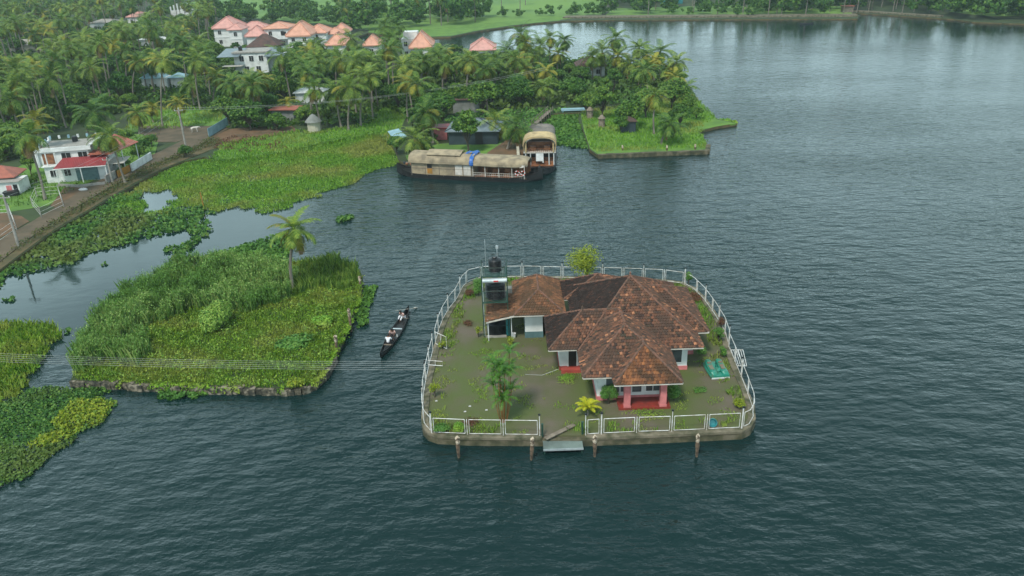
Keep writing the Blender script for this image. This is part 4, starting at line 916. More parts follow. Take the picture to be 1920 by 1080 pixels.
pyr_roof('roof', house, 4.8, 11.6, 49.0, 56.2, EV-.04, [(8.2, 52.5, 5.35), (8.2, 54.6, 5.35)], (0, 0, 1, 0), 4, [(8.2, 52.5, 5.35)])
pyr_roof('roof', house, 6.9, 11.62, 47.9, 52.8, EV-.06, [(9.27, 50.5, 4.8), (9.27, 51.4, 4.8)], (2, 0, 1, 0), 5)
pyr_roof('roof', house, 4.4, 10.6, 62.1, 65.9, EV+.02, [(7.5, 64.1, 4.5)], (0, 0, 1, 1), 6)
# walls
def wall(x0, x1, y0, y1, mat='whitewall', z0=ZI+.32, z1=EV-.06, pl='pink'):
    m_ = MB(); m_.box((x0, y0, z0), (x1, y1, z1)); o = m_.build('wall', MT[mat], house)
    m_ = MB(); m_.box((x0-.04, y0-.04, ZI-.03), (x1+.04, y1+.04, z0)); m_.build('plinth', MT[pl], o); return o
wall(5.9, 11.0, 49.9, 54.6); wall(3.5, 8.0, 54.5, 57.8, pl='redplinth'); wall(5.72, 13.3, 53.9, 63.6); wall(9.0, 14.3, 56.3, 62.6, z1=EV-.08); wall(5.4, 9.6, 63.0, 65.2, z1=EV-.1)
def window(x0, x1, y, z0, z1, fr='white', mull=1, pane='glass', side=False):
    m_ = MB(); t = .07
    def bx(a0, a1, b0, b1, d0, d1):
        if side: m_.box((y-d1, a0, b0), (y+d0 if False else y, a1, b1)) if False else m_.box((y, a0, b0), (y+d1, a1, b1))
        else: m_.box((a0, y-d1, b0), (a1, y-d0, b1))
    bx(x0-t, x1+t, z0-t, z0, 0, .06); bx(x0-t, x1+t, z1, z1+t, 0, .06); bx(x0-t, x0, z0, z1, 0, .06); bx(x1, x1+t, z0, z1, 0, .06)
    for i in range(1, mull): xx = x0+(x1-x0)*i/mull; bx(xx-.03, xx+.03, z0, z1, 0, .05)
    f = m_.build('window', MT[fr], house)
    m_ = MB()
    if side: m_.box((y+.005, x0, z0), (y+.02, x1, z1))
    else: m_.box((x0, y-.02, z0), (x1, y-.005, z1))
    k = int((z1-z0)/.14)
    for i in range(k):
        zz = z0+(i+.5)*(z1-z0)/k
        if side: m_.box((y+.02, x0, zz-.012), (y+.035, x1, zz+.03))
        else: m_.box((x0, y-.035, zz-.012), (x1, y-.02, zz+.03))
    m_.build('pane', MT[pane], f); return f
window(6.55, 7.5, 49.9, 1.25, 2.75); window(7.62, 8.15, 49.9, 1.25, 2.75); window(8.45, 9.12, 49.9, 1.2, 2.6); window(9.45, 10.45, 49.9, 1.25, 2.55, mull=2)
window(11.3, 12.85, 53.9, 1.25, 2.8, mull=1); window(4.95, 5.6, 54.5, 1.25, 2.8)
window(12.4, 13.6, 56.3, 1.3, 2.6)
for a, b in ((55.2, 56.4), (58.0, 59.6)): window(a, b, 13.3 if a < 56 else 14.3, 1.3, 2.6, side=True)
m_ = MB(); m_.box((4.2, 54.42, ZI+.33), (4.8, 54.49, 2.8)); dr = m_.build('door', MT['dark'], house)
m_ = MB(); m_.box((4.1, 54.40, ZI+.33), (4.19, 54.49, 2.88)); m_.box((4.81, 54.40, ZI+.33), (4.9, 54.49, 2.88)); m_.box((4.191, 54.40, 2.81), (4.809, 54.49, 2.88)); m_.build('frame', MT['white'], dr)
m_ = MB(); m_.box((3.6, 53.9, ZI-.02), (5.4, 54.45, ZI+.28)); m_.build('step', MT['redplinth'], house)
m_ = MB(); m_.box((7.3, 48.45, ZI-.02), (11.0, 49.85, ZI+.15)); m_.build('porch_floor', MT['redfloor'], house)
for xx in (7.68, 10.24): m_ = MB(); m_.box((xx, 48.5, ZI+.15), (xx+.45, 48.95, EV-.2)); m_.box((xx-.03, 48.47, ZI+.15), (xx+.48, 48.98, ZI+.3)); m_.build('pillar', MT['pink'], house)
m_ = MB(); m_.box((7.2, 48.5, EV-.22), (11.3, 48.8, EV-.1)); m_.box((6.9, 49.6, EV-.4), (11.0, 49.75, EV-.12)); m_.build('beam', MT['white'], house)
with_origin(None)

# ---- outhouse
so_ = Vector((2.2, 62, ZI)); shed = thing('outhouse', 'small tiled outhouse with an open bay left of the guest house', 'shed', so_)
with_origin(so_)
r = MB(); FL, FR, BR, BL = (.1, 59.3, 3.1), (4.3, 59.3, 3.1), (4.3, 66.3, 3.1), (.1, 66.3, 3.1); A, B = (2.2, 61.3, 4.45), (2.2, 64.4, 4.5)
LFL, LBL = (-2.25, 59.5, 2.5), (-2.25, 63.6, 2.5)
roof_faces(r, [([FL, FR, A], 4), ([FR, BR, B, A], 4), ([BR, BL, B], 4), ([BL, FL, A, B], 4), ([LBL, LFL, (.1, 59.35, 3.08), (.1, 63.9, 3.08)], 4)], seed=9)
ro = r.build('roof', [TILE, TILE_D, TILE_O, ROOFBASE, TILE_S], shed); ridge_caps([(FL, A), (FR, A), (BR, B), (BL, B), (A, B)], ro); fascia([(FL, FR), (FR, BR)], ro); fascia([(LFL, FL)], ro)
m_ = MB(); m_.box((.98, 60.1, 1.15), (2.47, 63.5, 3.05)); o = m_.build('wall', MT['whitewall'], shed); m_ = MB(); m_.box((.95, 60.07, ZI-.02), (2.5, 63.53, 1.15)); m_.build('plinth', MT['tealgrey'], o)
m_ = MB(); m_.box((3.2, 60.6, ZI), (4.0, 65.5, 3.0)); m_.box((-.5, 65.0, ZI), (3.19, 65.6, 3.0)); m_.build('wall', MT['greywall'], shed)
m_ = MB(); m_.box((-.62, 60.6, ZI), (-.28, 60.68, 2.75)); m_.build('door', MT['teal'], shed)
for xx, yy in ((-.15, 59.9), (-2.1, 59.7), (-2.1, 63.4)): m_ = MB(); m_.tube([(xx, yy, ZI), (xx, yy, 2.6)], .04, 6); m_.build('post', MT['white'], shed)
with_origin(None)
t = thing('bucket', 'white bucket standing in the open bay of the outhouse', 'bucket', (.02, 60.2, ZI-.02)); m_ = MB(); m_.lathe([(.13, 0), (.17, .42), (.19, .44)], n=14); m_.build('body', MT['white'], t); m_ = MB(); m_.tube([(-.17, 0, .42), (-.1, 0, .52), (.1, 0, .52), (.17, 0, .42)], .01, 5); m_.build('handle', MT['steel'], t)
# ---- water tower
tw = thing('tank_tower', 'green steel water tower frame beside the outhouse', 'tower', (-1.45, 61.5, ZI))
zt = {'l': 3.15, 'm': 5.5}
for i, (xx, yy) in enumerate(((-1.05, -.95), (1.05, -.95), (1.05, .95), (-1.05, .95))):
    m_ = MB(); m_.tube([(xx, yy, 0), (xx, yy, 6.3)], .045, 6); m_.build('leg', MT['greensteel'], tw)
def deck(z, a=1.0):
    m_ = MB()
    for s in (-1, 1): m_.box((-a-.05, s*a-.05, z), (a+.05, s*a+.05, z+.1)); m_.box((s*a-.049, -a+.051, z+.001), (s*a+.049, a-.051, z+.099))
    for i in range(6): m_.box((-a+.05, -a+.12+i*.28, z+.101), (a-.05, -a+.24+i*.28, z+.13))
    return m_.build('platform', MT['greensteel'], tw)
deck(zt['l']); deck(5.5)
m_ = MB()
for z in (1.0, 2.0, 4.2, 6.28): 
    for s in (-1, 1): m_.tube([(-1.05, s*.95, z), (1.05, s*.95, z)], .02, 5); m_.tube([(s*1.05, -.95, z), (s*1.05, .95, z)], .02, 5)
m_.build('brace', MT['greensteel'], tw)
m_ = MB()
m_.tube([(-.98, -.9, 0), (-.98, -.9, 6.4)], .025, 5); m_.build('pipe', MT['white'], tw)
m_ = MB(); m_.tube([(-.7, .8, 5.6), (-.68, .85, 8.1)], .022, 5); m_.tube([(.3, .8, 5.6), (.3, .8, 7.6)], .03, 5); m_.box((.2, .75, 7.3), (.42, .85, 7.55)); m_.build('mast', MT['silver'], tw)
def tank(loc, r, h, label):
    t = thing('water_tank', label, 'water tank', loc); pr = [(r*.96, 0)]
    for i in range(8): z = h*.8*i/8; pr += [(r, z+.02), (r, z+h*.055), (r*.96, z+h*.07), (r*.96, z+h*.1*.8)]
    pr += [(r, h*.8), (r*.9, h*.88), (r*.4, h*.95)]; m_ = MB(); m_.lathe(pr, n=24); m_.build('body', MT['black'], t, smooth=False)
    m_ = MB(); m_.lathe([(r*.42, h*.93), (r*.42, h), (r*.36, h*1.03)], n=16); m_.build('lid', MT['black'], t); return t
tank((-1.35, 61.6, ZI+5.64), .55, 1.2, 'small black water tank on top of the green tower')
tank((-1.4, 61.5, ZI+zt['l']+.14), .84, 1.6, 'large black water tank on the middle deck of the green tower')
tank((-1.45, 61.2, ZI), .8, 1.25, 'black water tank on the ground under the tower lean-to')
t = thing('solar_drum', 'silver horizontal drum mounted in front of the large tower tank', 'water heater', (-1.4, 60.35, ZI+5.25)); m_ = MB(); m_.tube([(-1.0, 0, 0), (1.0, 0, 0)], .2, 16); m_.build('drum', MT['silver'], t, smooth=False); m_ = MB(); m_.box((-.1, -.215, -.04), (.3, -.195, .08)); m_.build('red_label', MT['redmark'], t)
m_ = MB(); m_.box((-2.3, 60.3, ZI-.02), (-.6, 60.5, ZI+.14)); tag(m_.build('kerb', MT['concrete']), 'short concrete kerb under the tank tower', 'kerb')

# ---- fences of white pipe
def fence(name, pts, label, npan, tall=(), capevery=2, ends=True, h=1.22, double=True):
    """pts: world polyline; panels spread evenly along it"""
    pts = [Vector((p[0], p[1], ZI+.06)) for p in pts]; seg = [(b-a).length for a, b in zip(pts[:-1], pts[1:])]; tot = sum(seg)
    def pos(s):
        for a, b, l_ in zip(pts[:-1], pts[1:], seg):
            if s <= l_+1e-6: return a+(b-a)*(s/l_)
            s -= l_
        return pts[-1]
    root = thing(name, label, 'fence', pts[0]); o = pts[0]; L_ = tot/npan
    for i in range(npan):
        m_ = MB(); a0, a1 = i*L_+.15, (i+1)*L_-.15; cuts = [pos(a0+(a1-a0)*k/4)-o for k in range(5)]; up = Vector((0, 0, 1))
        m_.tube([c+up*h for c in cuts], .026, 5); m_.tube([c+up*.1 for c in cuts], .022, 5)
        m_.tube([cuts[0]+up*.1, cuts[0]+up*h], .024, 5); m_.tube([cuts[-1]+up*.1, cuts[-1]+up*h], .024, 5)
        m_.build('panel', MT['steel'], root)
    for i in range(npan+1):
        p = pos(i*L_)-o; t = (i % capevery == 0); hh = 1.62 if t else 1.25; m_ = MB(); m_.tube([p, p+Vector((0, 0, hh))], .032, 6); q = m_.build('post', MT['steel'], root)
        if t: m_ = MB(); m_.lathe([(.03, 0), (.085, .03), (.085, .1), (.03, .13)], p+Vector((0, 0, hh)), 8); m_.build('lamp_cap', MT['black'], q)
    return root
zf = ZI+.06
pin = lambda l: [P(a, b, zf) for a, b in l]
fence('pipe_fence', pin([(810, 812), (876, 815), (944, 816), (1012, 817)]), 'white pipe fence on the front wall left of the landing', 3, capevery=3)
fence('pipe_fence', pin([(1098, 816), (1127, 814)]), 'short white fence panel right beside the landing', 1, capevery=1)
fence('pipe_fence', pin([(1128, 814), (1192, 811), (1258, 809), (1326, 806), (1390, 803)]), 'long white pipe fence on the front wall right of the landing', 4)
fence('pipe_fence', pin([(1391, 803), (1404, 797), (1412, 783), (1411, 765), (1398, 728), (1388, 703), (1377, 676), (1366, 650)]), 'white pipe fence curving round the front right corner', 5, capevery=3)
fence('pipe_fence', pin([(1366, 645), (1358, 620), (1340, 590), (1320, 562), (1300, 542), (1284, 533)]), 'white pipe fence along the back right side', 6)
fence('pipe_fence', pin([(1283, 533), (1240, 527), (1165, 524), (1065, 522), (985, 520), (905, 521)]), 'white pipe fence along the back of the house island', 10)
fence('pipe_fence', pin([(904, 521), (880, 527), (868, 538), (856, 562), (843, 578), (831, 598), (823, 618), (817, 641)]), 'white pipe fence along the back left side', 7)
fence('pipe_fence', pin([(812, 657), (805, 684), (799, 712)]), 'white pipe fence in the middle of the left side', 2, capevery=1)
fence('pipe_fence', pin([(798, 716), (794, 743), (793, 777), (796, 796), (809, 811)]), 'white pipe fence curving round the front left corner', 4, capevery=2)
def framegate(name, a, b, label, z0=.1, h=1.2):
    a, b = Vector(a), Vector(b); m_ = MB(); u = Vector((0, 0, 1)); o = a.copy(); a, b = a-o, b-o
    m_.tube([a+u*z0, a+u*h, b+u*h, b+u*z0, a+u*z0], .03, 5); m_.tube([(a+b)/2+u*z0, (a+b)/2+u*h], .02, 5); q = m_.build(name, MT['steel'], loc=o); tag(q, label, 'gate'); return q
framegate('side_gate', P(817, 646, zf), P(838, 656, zf), 'white gate frame standing open at the left side of the yard')
framegate('wire_bracket', P(803, 686, zf), P(830, 688, zf), 'low white bracket reaching into the yard from the left fence', .1, .5)
# ---- landing, plank, dock
t = thing('landing_steps', 'grey-green sheet landing in front of the gate gap', 'landing', (3.05, 45.3, 0)); m_ = MB(); m_.box((-1.33, -1.0, .38), (1.33, .15, .44)); m_.build('deck', MT['jetty'], t); m_ = MB()
for s in (-1.25, 1.25): m_.tube([(s, -.9, -1.5), (s, -.9, .38)], .05, 6)
m_.build('leg', MT['greensteel'], t); m_ = MB()
m_.box((-1.34, -1.04, .30), (1.34, -1.0, .44)); m_.build('trim', MT['silver'], t)
for i, (px, py) in enumerate(((1017, 818), (1092, 814))):
    m_ = MB(); p = P(px, py, ZI); m_.tube([(0, 0, 0), (0, 0, .95)], .07, 8); m_.lathe([(.09, .95), (.09, 1.0), (.02, 1.05)], n=8); tag(m_.build('gate_post', MT['greensteel'], loc=p), ['dark green post at the left of the landing gap', 'dark green post at the right of the landing gap'][i], 'post')
a, b = P(1023, 823, ZI+.1), P(1077, 798, ZI+.05); d = (b-a); m_ = MB(); ang = math.atan2(d.y, d.x); L_ = d.length; m_.box((0, -.16, 0), (L_, .16, .06)); q = m_.build('plank', MT['wood'], loc=a); q.rotation_euler = (0, 0, ang); tag(q, 'weathered grey plank lying across the landing gap', 'plank')
t = thing('boat_rack', 'small white slatted platform jutting over the water on the right side', 'platform', P(1371, 656, ZI)); pa, pb_, pc, pd = [P(*q, ZI)-P(1371, 656, ZI) for q in ((1371, 656), (1393, 656), (1400, 686), (1381, 686))]
m_ = MB(); 
for i in range(6): f = i/5; m_.tube([pa+(pb_-pa)*f, pd+(pc-pd)*f], .028, 5)
m_.build('slat', MT['steel'], t); m_ = MB(); m_.tube([pa, pb_], .03, 5); m_.tube([pd, pc], .03, 5); m_.build('rail', MT['steel'], t)
# ---- pedal boat
t = thing('pedal_boat', 'turquoise pedal boat parked on the yard by the right fence', 'pedal boat', (15.45, 53.4, ZI), R(4)); t.scale = (.92, .9, .9)
def loft(m_, secs, m=0):
    n = len(secs[0]); vs = [v for s in secs for v in s]; fs = []
    for i in range(len(secs)-1):
        for k in range(n): k2 = (k+1) % n; fs.append((i*n+k, i*n+k2, (i+1)*n+k2, (i+1)*n+k))
    fs.append(tuple(range(n))[::-1]); fs.append(tuple((len(secs)-1)*n+k for k in range(n))); m_.add(vs, fs, m)
m_ = MB(); loft(m_, [[(x*.8*k, y, z0), (x*.8*k, y, z0)][0:0] or [(-.8*k, y, .02), (.8*k, y, .02), (.86*k, y, .22), (.8*k, y, .3), (-.8*k, y, .3), (-.86*k, y, .22)] for x in (1,) for y, k, z0 in ((-1.25, .86, 0), (-1.1, .98, 0), (0, 1, 0), (1.0, .95, 0), (1.2, .85, 0))]); hull = m_.build('hull', MT['pedal'], t)
for s in (-1, 1):
    m_ = MB(); loft(m_, [[(s*.47-w_, y, .28), (s*.47+w_, y, .28), (s*.47+w_*.85, y, .28+h_*.8), (s*.47+w_*.4, y, .28+h_), (s*.47-w_*.4, y, .28+h_), (s*.47-w_*.85, y, .28+h_*.8)] for y, w_, h_ in ((-1.15, .2, .06), (-.9, .3, .24), (-.2, .31, .2), (.3, .3, .3), (.9, .28, .42), (1.15, .2, .3))]); m_.build('seat_shell', MT['pedal'], t)
    m_ = MB(); m_.box((s*.47-.17, -.5, .5), (s*.47+.17, .35, .56)); m_.box((s*.47-.17, .36, .56), (s*.47+.17, .5, .72)); m_.build('seat', MT['pedalseat'], t)
m_ = MB(); m_.lathe([(.2, 0), (.24, .12), (.16, .26), (.05, .3)], (0, -.45, .29), 12); m_.build('pedal_housing', MT['pedal'], t)
m_ = MB(); m_.tube([(0, .2, .3), (0, .1, .75)], .02, 5); m_.tube([(-.12, .1, .75), (.12, .1, .75)], .02, 5); m_.build('steering_bar', MT['black'], t)
m_ = MB(); m_.box((-.75, -1.3, .02), (.75, -1.24, .14)); m_.build('bumper', MT['white'], t)
p = P(1335, 797, ZI); m_ = MB(); m_.lathe([(.22, 0), (.3, .16), (.31, .2), (.26, .2), (.2, .05)], n=16); q = m_.build('basin', MT['teal'], loc=p); q.rotation_euler = (R(60), 0, 0); q.location.z += .2; tag(q, 'turquoise basin leaning behind the right front fence', 'basin')
# ---- mooring posts in the water
def moorpost(px, py, top, label, seed, lean=0.):
    p = P(px, py, 0); rg = random.Random(seed); t = thing('mooring_post', label, 'mooring post', (p.x, p.y, 0), group='weathered mooring posts in the lake')
    m_ = MB(); h = max(.9, hz(p.x, p.y, top)); prof = [(.09, -1.8), (.08, -.05), (.10, h*.3), (.14, h*.5), (.12, h*.66)]
    m_.lathe(prof, n=9); m_.v = [(x*rg.uniform(.8, 1.2)+lean*z, y*rg.uniform(.8, 1.2), z) for x, y, z in m_.v]; m_.build('shaft', MT['postbrown'], t)
    m_ = MB(); m_.lathe([(.10, h*.62), (.15, h*.74), (.12, h*.84), (.15, h*.92), (.06, h)], n=9); m_.v = [(x*rg.uniform(.75, 1.2)+lean*z, y*rg.uniform(.75, 1.2), z+rg.uniform(-.03, .03)) for x, y, z in m_.v]; m_.build('head', MT['postpale'], t)
for a in ((860, 858, 818, 'leftmost mooring post in front of the island wall', 1), (996, 862, 820, 'mooring post just left of the landing', 2, .08), (1115, 856, 816, 'mooring post just right of the landing', 3), (1306, 856, 814, 'rightmost mooring post in front of the island wall', 4),
          (633, 664, 628, 'nearest mooring post beside the overgrown island', 5), (659, 622, 578, 'middle mooring post beside the overgrown island', 6), (677, 545, 518, 'farthest mooring post beside the overgrown island', 7),
          (1167, 288, 272, 'mooring post at the left of the peninsula wall', 8), (1250, 288, 272, 'mooring post at the middle of the peninsula wall', 9), (1303, 286, 270, 'mooring post at the right of the peninsula wall', 10)): moorpost(*a)
coping('stone_wall', wpoly([(1121, 291), (1326, 283), (1328, 272)], .45), .7, -1., .58, MT['stone'], 'dark stone wall at the tip of the peninsula', 1.2)

# ---- plants of the house island
def smallpalm(name, px, py, h, nf, L_, mats, label, cat='palm', nst=1, seed=0, z=ZI, nl=22, lw=.05, spread=(82, 5), tiers=1, dy=0):
    b = P(px, py, z); root = thing(name, label, cat, b); rg = random.Random(seed)
    for s in range(nst):
        bx, by = (rg.uniform(-.38, .38), rg.uniform(-.35, .35)) if nst > 1 else (0, 0); hh = h*(rg.uniform(.35, 1.05) if nst > 1 else 1)
        if s == 0: hh = h
        tx, ty = bx*1.7, by*1.5
        m_ = _MB(); m_.tube([(bx*.6, by*.6, -.05), ((bx+tx)/2, (by+ty)/2, hh*.5), (tx, ty, hh)], [.07, .05, .045] if nst == 1 else [.03, .026, .028], 6); m_.build('stem', MT['trunk'] if nst == 1 else mats[2], root)
        r2 = np.random.default_rng(seed*7+s); Q = []; MI = []
        for i in range(nf):
            el = R(spread[0]+(spread[1]-spread[0])*(i/nf)); q = frond(L_*r2.uniform(.8, 1.1), el, i*2.4+s, R(75), nl, r2, lw, ll=.26*L_, hang=.35, c0=(tx, ty, hh)); Q.append(q); MI += [0 if i < nf*.85 else 1]*len(q)
        npmesh('crown', np.concatenate(Q).reshape(-1, 3), 4, mats, root, mi=MI)
    return root
ORG = M('orange_crownshaft', (.34, .13, .035), (.16, .08, .025), .5, 2)
smallpalm('sealing_wax_palm', 944, 790, 5.2, 8, 1.15, [LM['lip'], LM['lip'], ORG], 'clump of dark feathery palms with orange stems in the front yard', nst=12, seed=2, nl=17, lw=.03, spread=(84, 15))
smallpalm('golden_palm', 1102, 778, .45, 15, 1.15, [LM['cyc'], LM['cyc'], MT['trunk']], 'small golden-yellow palm in front of the house porch', seed=3, spread=(86, 45), lw=.035)
def isb(name, px, py, r, h, n, mat, label, size, seed, cat='bush', lobes=7): return leafbush(name, P(px, py, ZI), r, h, n, LM[mat], label, cat, size, lobes, seed=seed)
isb('bush', 1141, 757, .72, 1.65, 3000, 'bush', 'dark green bush left of the pink porch pillars', .055, 11)
isb('bush', 1264, 752, .68, 1.4, 2600, 'bush', 'round green bush right of the pink porch pillars', .055, 12)
isb('bush', 1312, 665, .6, .9, 1200, 'bush', 'green bush at the east end of the guest house', .06, 13)
isb('loose_tree', 1100, 521, 2.3, 3.4, 3600, 'bushy', 'airy yellow-green tree behind the guest house', .085, 15, 'tree', 9)
isb('bush', 897, 552, .8, 1.6, 1800, 'bush', 'green bush behind the water tower', .07, 15)
isb('bush', 880, 556, .6, .8, 900, 'rust', 'reddish dry bush at the back left fence', .06, 16)
isb('shrub', 1384, 765, .65, .7, 900, 'bushy', 'yellow-green shrub by the front right fence corner', .06, 17)
isb('shrub', 815, 745, .5, 1.3, 420, 'bushy', 'thin yellow shrub at the lower left fence', .06, 18)
isb('shrub', 830, 655, .5, .9, 380, 'bushy', 'thin yellow shrub beside the open side gate', .06, 19)
isb('bush', 830, 808, .85, .5, 1500, 'bush', 'low green bush in the front left corner of the yard', .06, 20)
isb('bush', 862, 808, .6, .75, 1300, 'swamp', 'light green bush behind the front left fence', .06, 21)
isb('shrub', 957, 648, .45, .8, 420, 'bushy', 'yellow croton shrub in front of the outhouse bay', .055, 22)
isb('shrub', 897, 632, .35, 1.3, 300, 'bushy', 'thin light shrub left of the water tower', .05, 23)
isb('shrub', 878, 608, .7, .3, 500, 'rust', 'low brownish shrub in the left yard', .05, 24)
isb('bush', 1347, 640, .5, 1.4, 900, 'bush', 'green bush by the right fence near the boat rack', .055, 25)
isb('bush', 1352, 615, .45, 1.2, 600, 'rust', 'brownish bush by the back right fence', .055, 26)
isb('bush', 1357, 668, .45, .8, 800, 'lip', 'dark plant by the fence behind the pedal boat', .06, 27)
isb('bush', 1300, 560, .9, .5, 1500, 'rust', 'reddish brown hedge behind the east roof corner', .06, 28)
isb('topiary', 1291, 536, .45, 1.6, 700, 'bush', 'small round-headed shrub at the back right fence corner', .06, 29, cat='shrub', lobes=4)
isb('weed_patch', 1215, 776, 1.3, .14, 700, 'short', 'low weeds in front of the porch', .045, 30, 'plants', 12)
isb('weed_patch', 1310, 732, .6, .2, 500, 'bush', 'low weeds in the yard below the pedal boat', .05, 31, 'plants', 8)
isb('weed_patch', 1062, 712, .9, .25, 900, 'swamp', 'low grass under the west wing eave', .045, 32, 'plants', 10)
isb('weed_patch', 885, 792, .8, .2, 600, 'rust', 'brownish dry litter patch in the front left yard', .045, 33, 'plants', 10)
for i, (a, b) in enumerate(((881, 762), (872, 772), (856, 580), (818, 752), (912, 769))):
    m_ = MB(); p = P(a, b, ZI); m_.box((-.09, -.04, -.01), (.09, .04, .03)); m_.box((-.04, .041, -.01), (.07, .09, .02)); tag(m_.build('litter', MT['litter'], loc=p), ['white scrap by the front left yard bush', 'small white scrap nearest the left fence corner bush', 'white bag by the back left wall', 'white scrap under the thin yellow shrub at the lower left fence', 'white scrap near the dark palm clump'][i], 'litter')

# ================================================================== CANOE AND PEOPLE
cb, cs_ = P(713, 669, .25), P(767, 578, .3); cd = cs_-cb; cL = math.hypot(cd.x, cd.y); cang = math.atan2(cd.y, cd.x)-PI/2
canoe = thing('canoe', 'long dark wooden canoe crossing between the two small islands', 'canoe', (cb.x, cb.y, 0), cang)
def hull(m_, L_, W_, hmid, hend, keel=-.18, n=18, th=.04, floor=.05, full=.75, m=0):
    def prof(t):
        wv = max(.02, (math.sin(PI*min(max(t, .0), 1)))**full)*W_/2; s = abs(t-.5)*2; return wv, hmid+(hend-hmid)*s**3.5, keel*(1-s**6)+hend*.25*s**6
    O = []; I = []
    for i in range(n+1):
        t = i/n; wv, zt_, zk = prof(t); y = t*L_
        O.append([(-wv, y, zt_), (-wv*.9, y, zk+(zt_-zk)*.35), (-wv*.5, y, zk), (wv*.5, y, zk), (wv*.9, y, zk+(zt_-zk)*.35), (wv, y, zt_)])
        wi = max(.005, wv-th); zf_ = max(floor, zk+.04); zf_ = min(zf_, zt_-.03); I.append([(-wi, y, zt_), (-wi*.8, y, zf_), (wi*.8, y, zf_), (wi, y, zt_)])
    for i in range(n):
        for k in range(5): m_.add([O[i][k], O[i][k+1], O[i+1][k+1], O[i+1][k]], [(3, 2, 1, 0)], m)
        for k in range(3): m_.add([I[i][k], I[i][k+1], I[i+1][k+1], I[i+1][k]], [(0, 1, 2, 3)], m)
        m_.add([O[i][0], I[i][0], I[i+1][0], O[i+1][0]], [(0, 1, 2, 3)], m); m_.add([I[i][3], O[i][5], O[i+1][5], I[i+1][3]], [(0, 1, 2, 3)], m)
m_ = MB(); hull(m_, cL, 1.08, .26, .62); m_.build('hull', MT['darkwood'], canoe)
for y in (2.2, 3.75, 5.2, 7.3): m_ = MB(); m_.box((-.42, y-.09, .2), (.42, y+.09, .23)); m_.build('thwart', MT['wood'] if y != 5.2 else MT['silver'], canoe)
def person(label, loc, rz, joints, edges, shirt_rng, mats, extra=()):
    """joints: name -> (xyz, radius). One skinned surface for the body; shirt and hair are children."""
    root = thing('person', label, 'person', loc, rz)
    def skin(name, names, eds, grow, mat):
        me = D.meshes.new(name); idx = {k: i for i, k in enumerate(names)}
        me.from_pydata([joints[k][0] for k in names], [(idx[a], idx[b]) for a, b in eds if a in idx and b in idx], []); o = D.objects.new(name, me); C.objects.link(o); o.parent = root
        sk = o.modifiers.new('skin', 'SKIN'); sk.use_smooth_shade = True; ly = me.skin_vertices[0] if me.skin_vertices else None
        if ly is None:
            bm = bmesh.new(); bm.from_mesh(me); bm.verts.layers.skin.verify(); bm.to_mesh(me); bm.free(); ly = me.skin_vertices[0]
        for i, k in enumerate(names): r = joints[k][1]+grow; ly.data[i].radius = (r, r); ly.data[i].use_root = (k in ('pelvis', 'chest') and i == 0)
        sb = o.modifiers.new('sub', 'SUBSURF'); sb.levels = 1; sb.render_levels = 1; me.materials.append(mat); return o
    allj = ['pelvis']+[k for k in joints if k != 'pelvis']; skin('body', allj, edges, 0, MT['skin'])
    sh = ['chest', 'belly', 'pelvis', 'shL', 'shR', 'elL', 'elR']; skin('shirt', sh, edges, .022, mats[0])
    lg = ['pelvis', 'hipL', 'hipR', 'knL', 'knR', 'anL', 'anR']; skin('cloth_wrap', lg, edges, .02, mats[1])
    hp = Vector(joints['head'][0]); m_ = MB(); m_.lathe([(.088, -.03), (.112, .03), (.108, .09), (.07, .135), (.01, .15)], hp+Vector((0, .018, 0)), 12); hr_ = m_.build('hair', MT['hair'], root, smooth=True)
    m_ = MB()
    for s in (-1, 1): m_.lathe([(.012, -.01), (.016, 0), (.012, .01)], hp+Vector((s*.035, -.098, .01)), 6)
    m_.build('eyes', MT['hair'], root); m_ = MB(); m_.tube([hp+Vector((0, -.10, .01)), hp+Vector((0, -.125, -.03))], [.008, .016], 5); m_.build('nose', MT['skin'], root)
    for s, k in (('L', 'haL'), ('R', 'haR')):
        h0 = Vector(joints[k][0]); e0 = Vector(joints['el'+s][0]); d = (h0-e0).normalized(); sd_ = d.cross(Vector((0, 0, 1))).normalized(); m_ = MB()
        for i in range(4): b_ = h0+d*.03+sd_*(i-1.5)*.02; l_ = (.065, .078, .074, .058)[i]; m_.tube([b_, b_+d*l_*.55+Vector((0, 0, -.006)), b_+d*l_*.85+Vector((0, 0, -.03))], [.010, .009, .007], 5)
        b_ = h0+sd_*(.035 if s == 'L' else -.035); m_.tube([b_, b_+d*.03+sd_*(.022 if s == 'L' else -.022), b_+d*.06+sd_*(.018 if s == 'L' else -.018)], [.012, .011, .008], 5); m_.build('fingers', MT['skin'], root)
    return root
ED = [('pelvis', 'belly'), ('belly', 'chest'), ('chest', 'neck'), ('neck', 'head'), ('head', 'crown'), ('chest', 'shL'), ('chest', 'shR'), ('shL', 'elL'), ('elL', 'haL'), ('shR', 'elR'), ('elR', 'haR'), ('pelvis', 'hipL'), ('pelvis', 'hipR'), ('hipL', 'knL'), ('hipR', 'knR'), ('knL', 'anL'), ('knR', 'anR'), ('anL', 'toL'), ('anR', 'toR')]
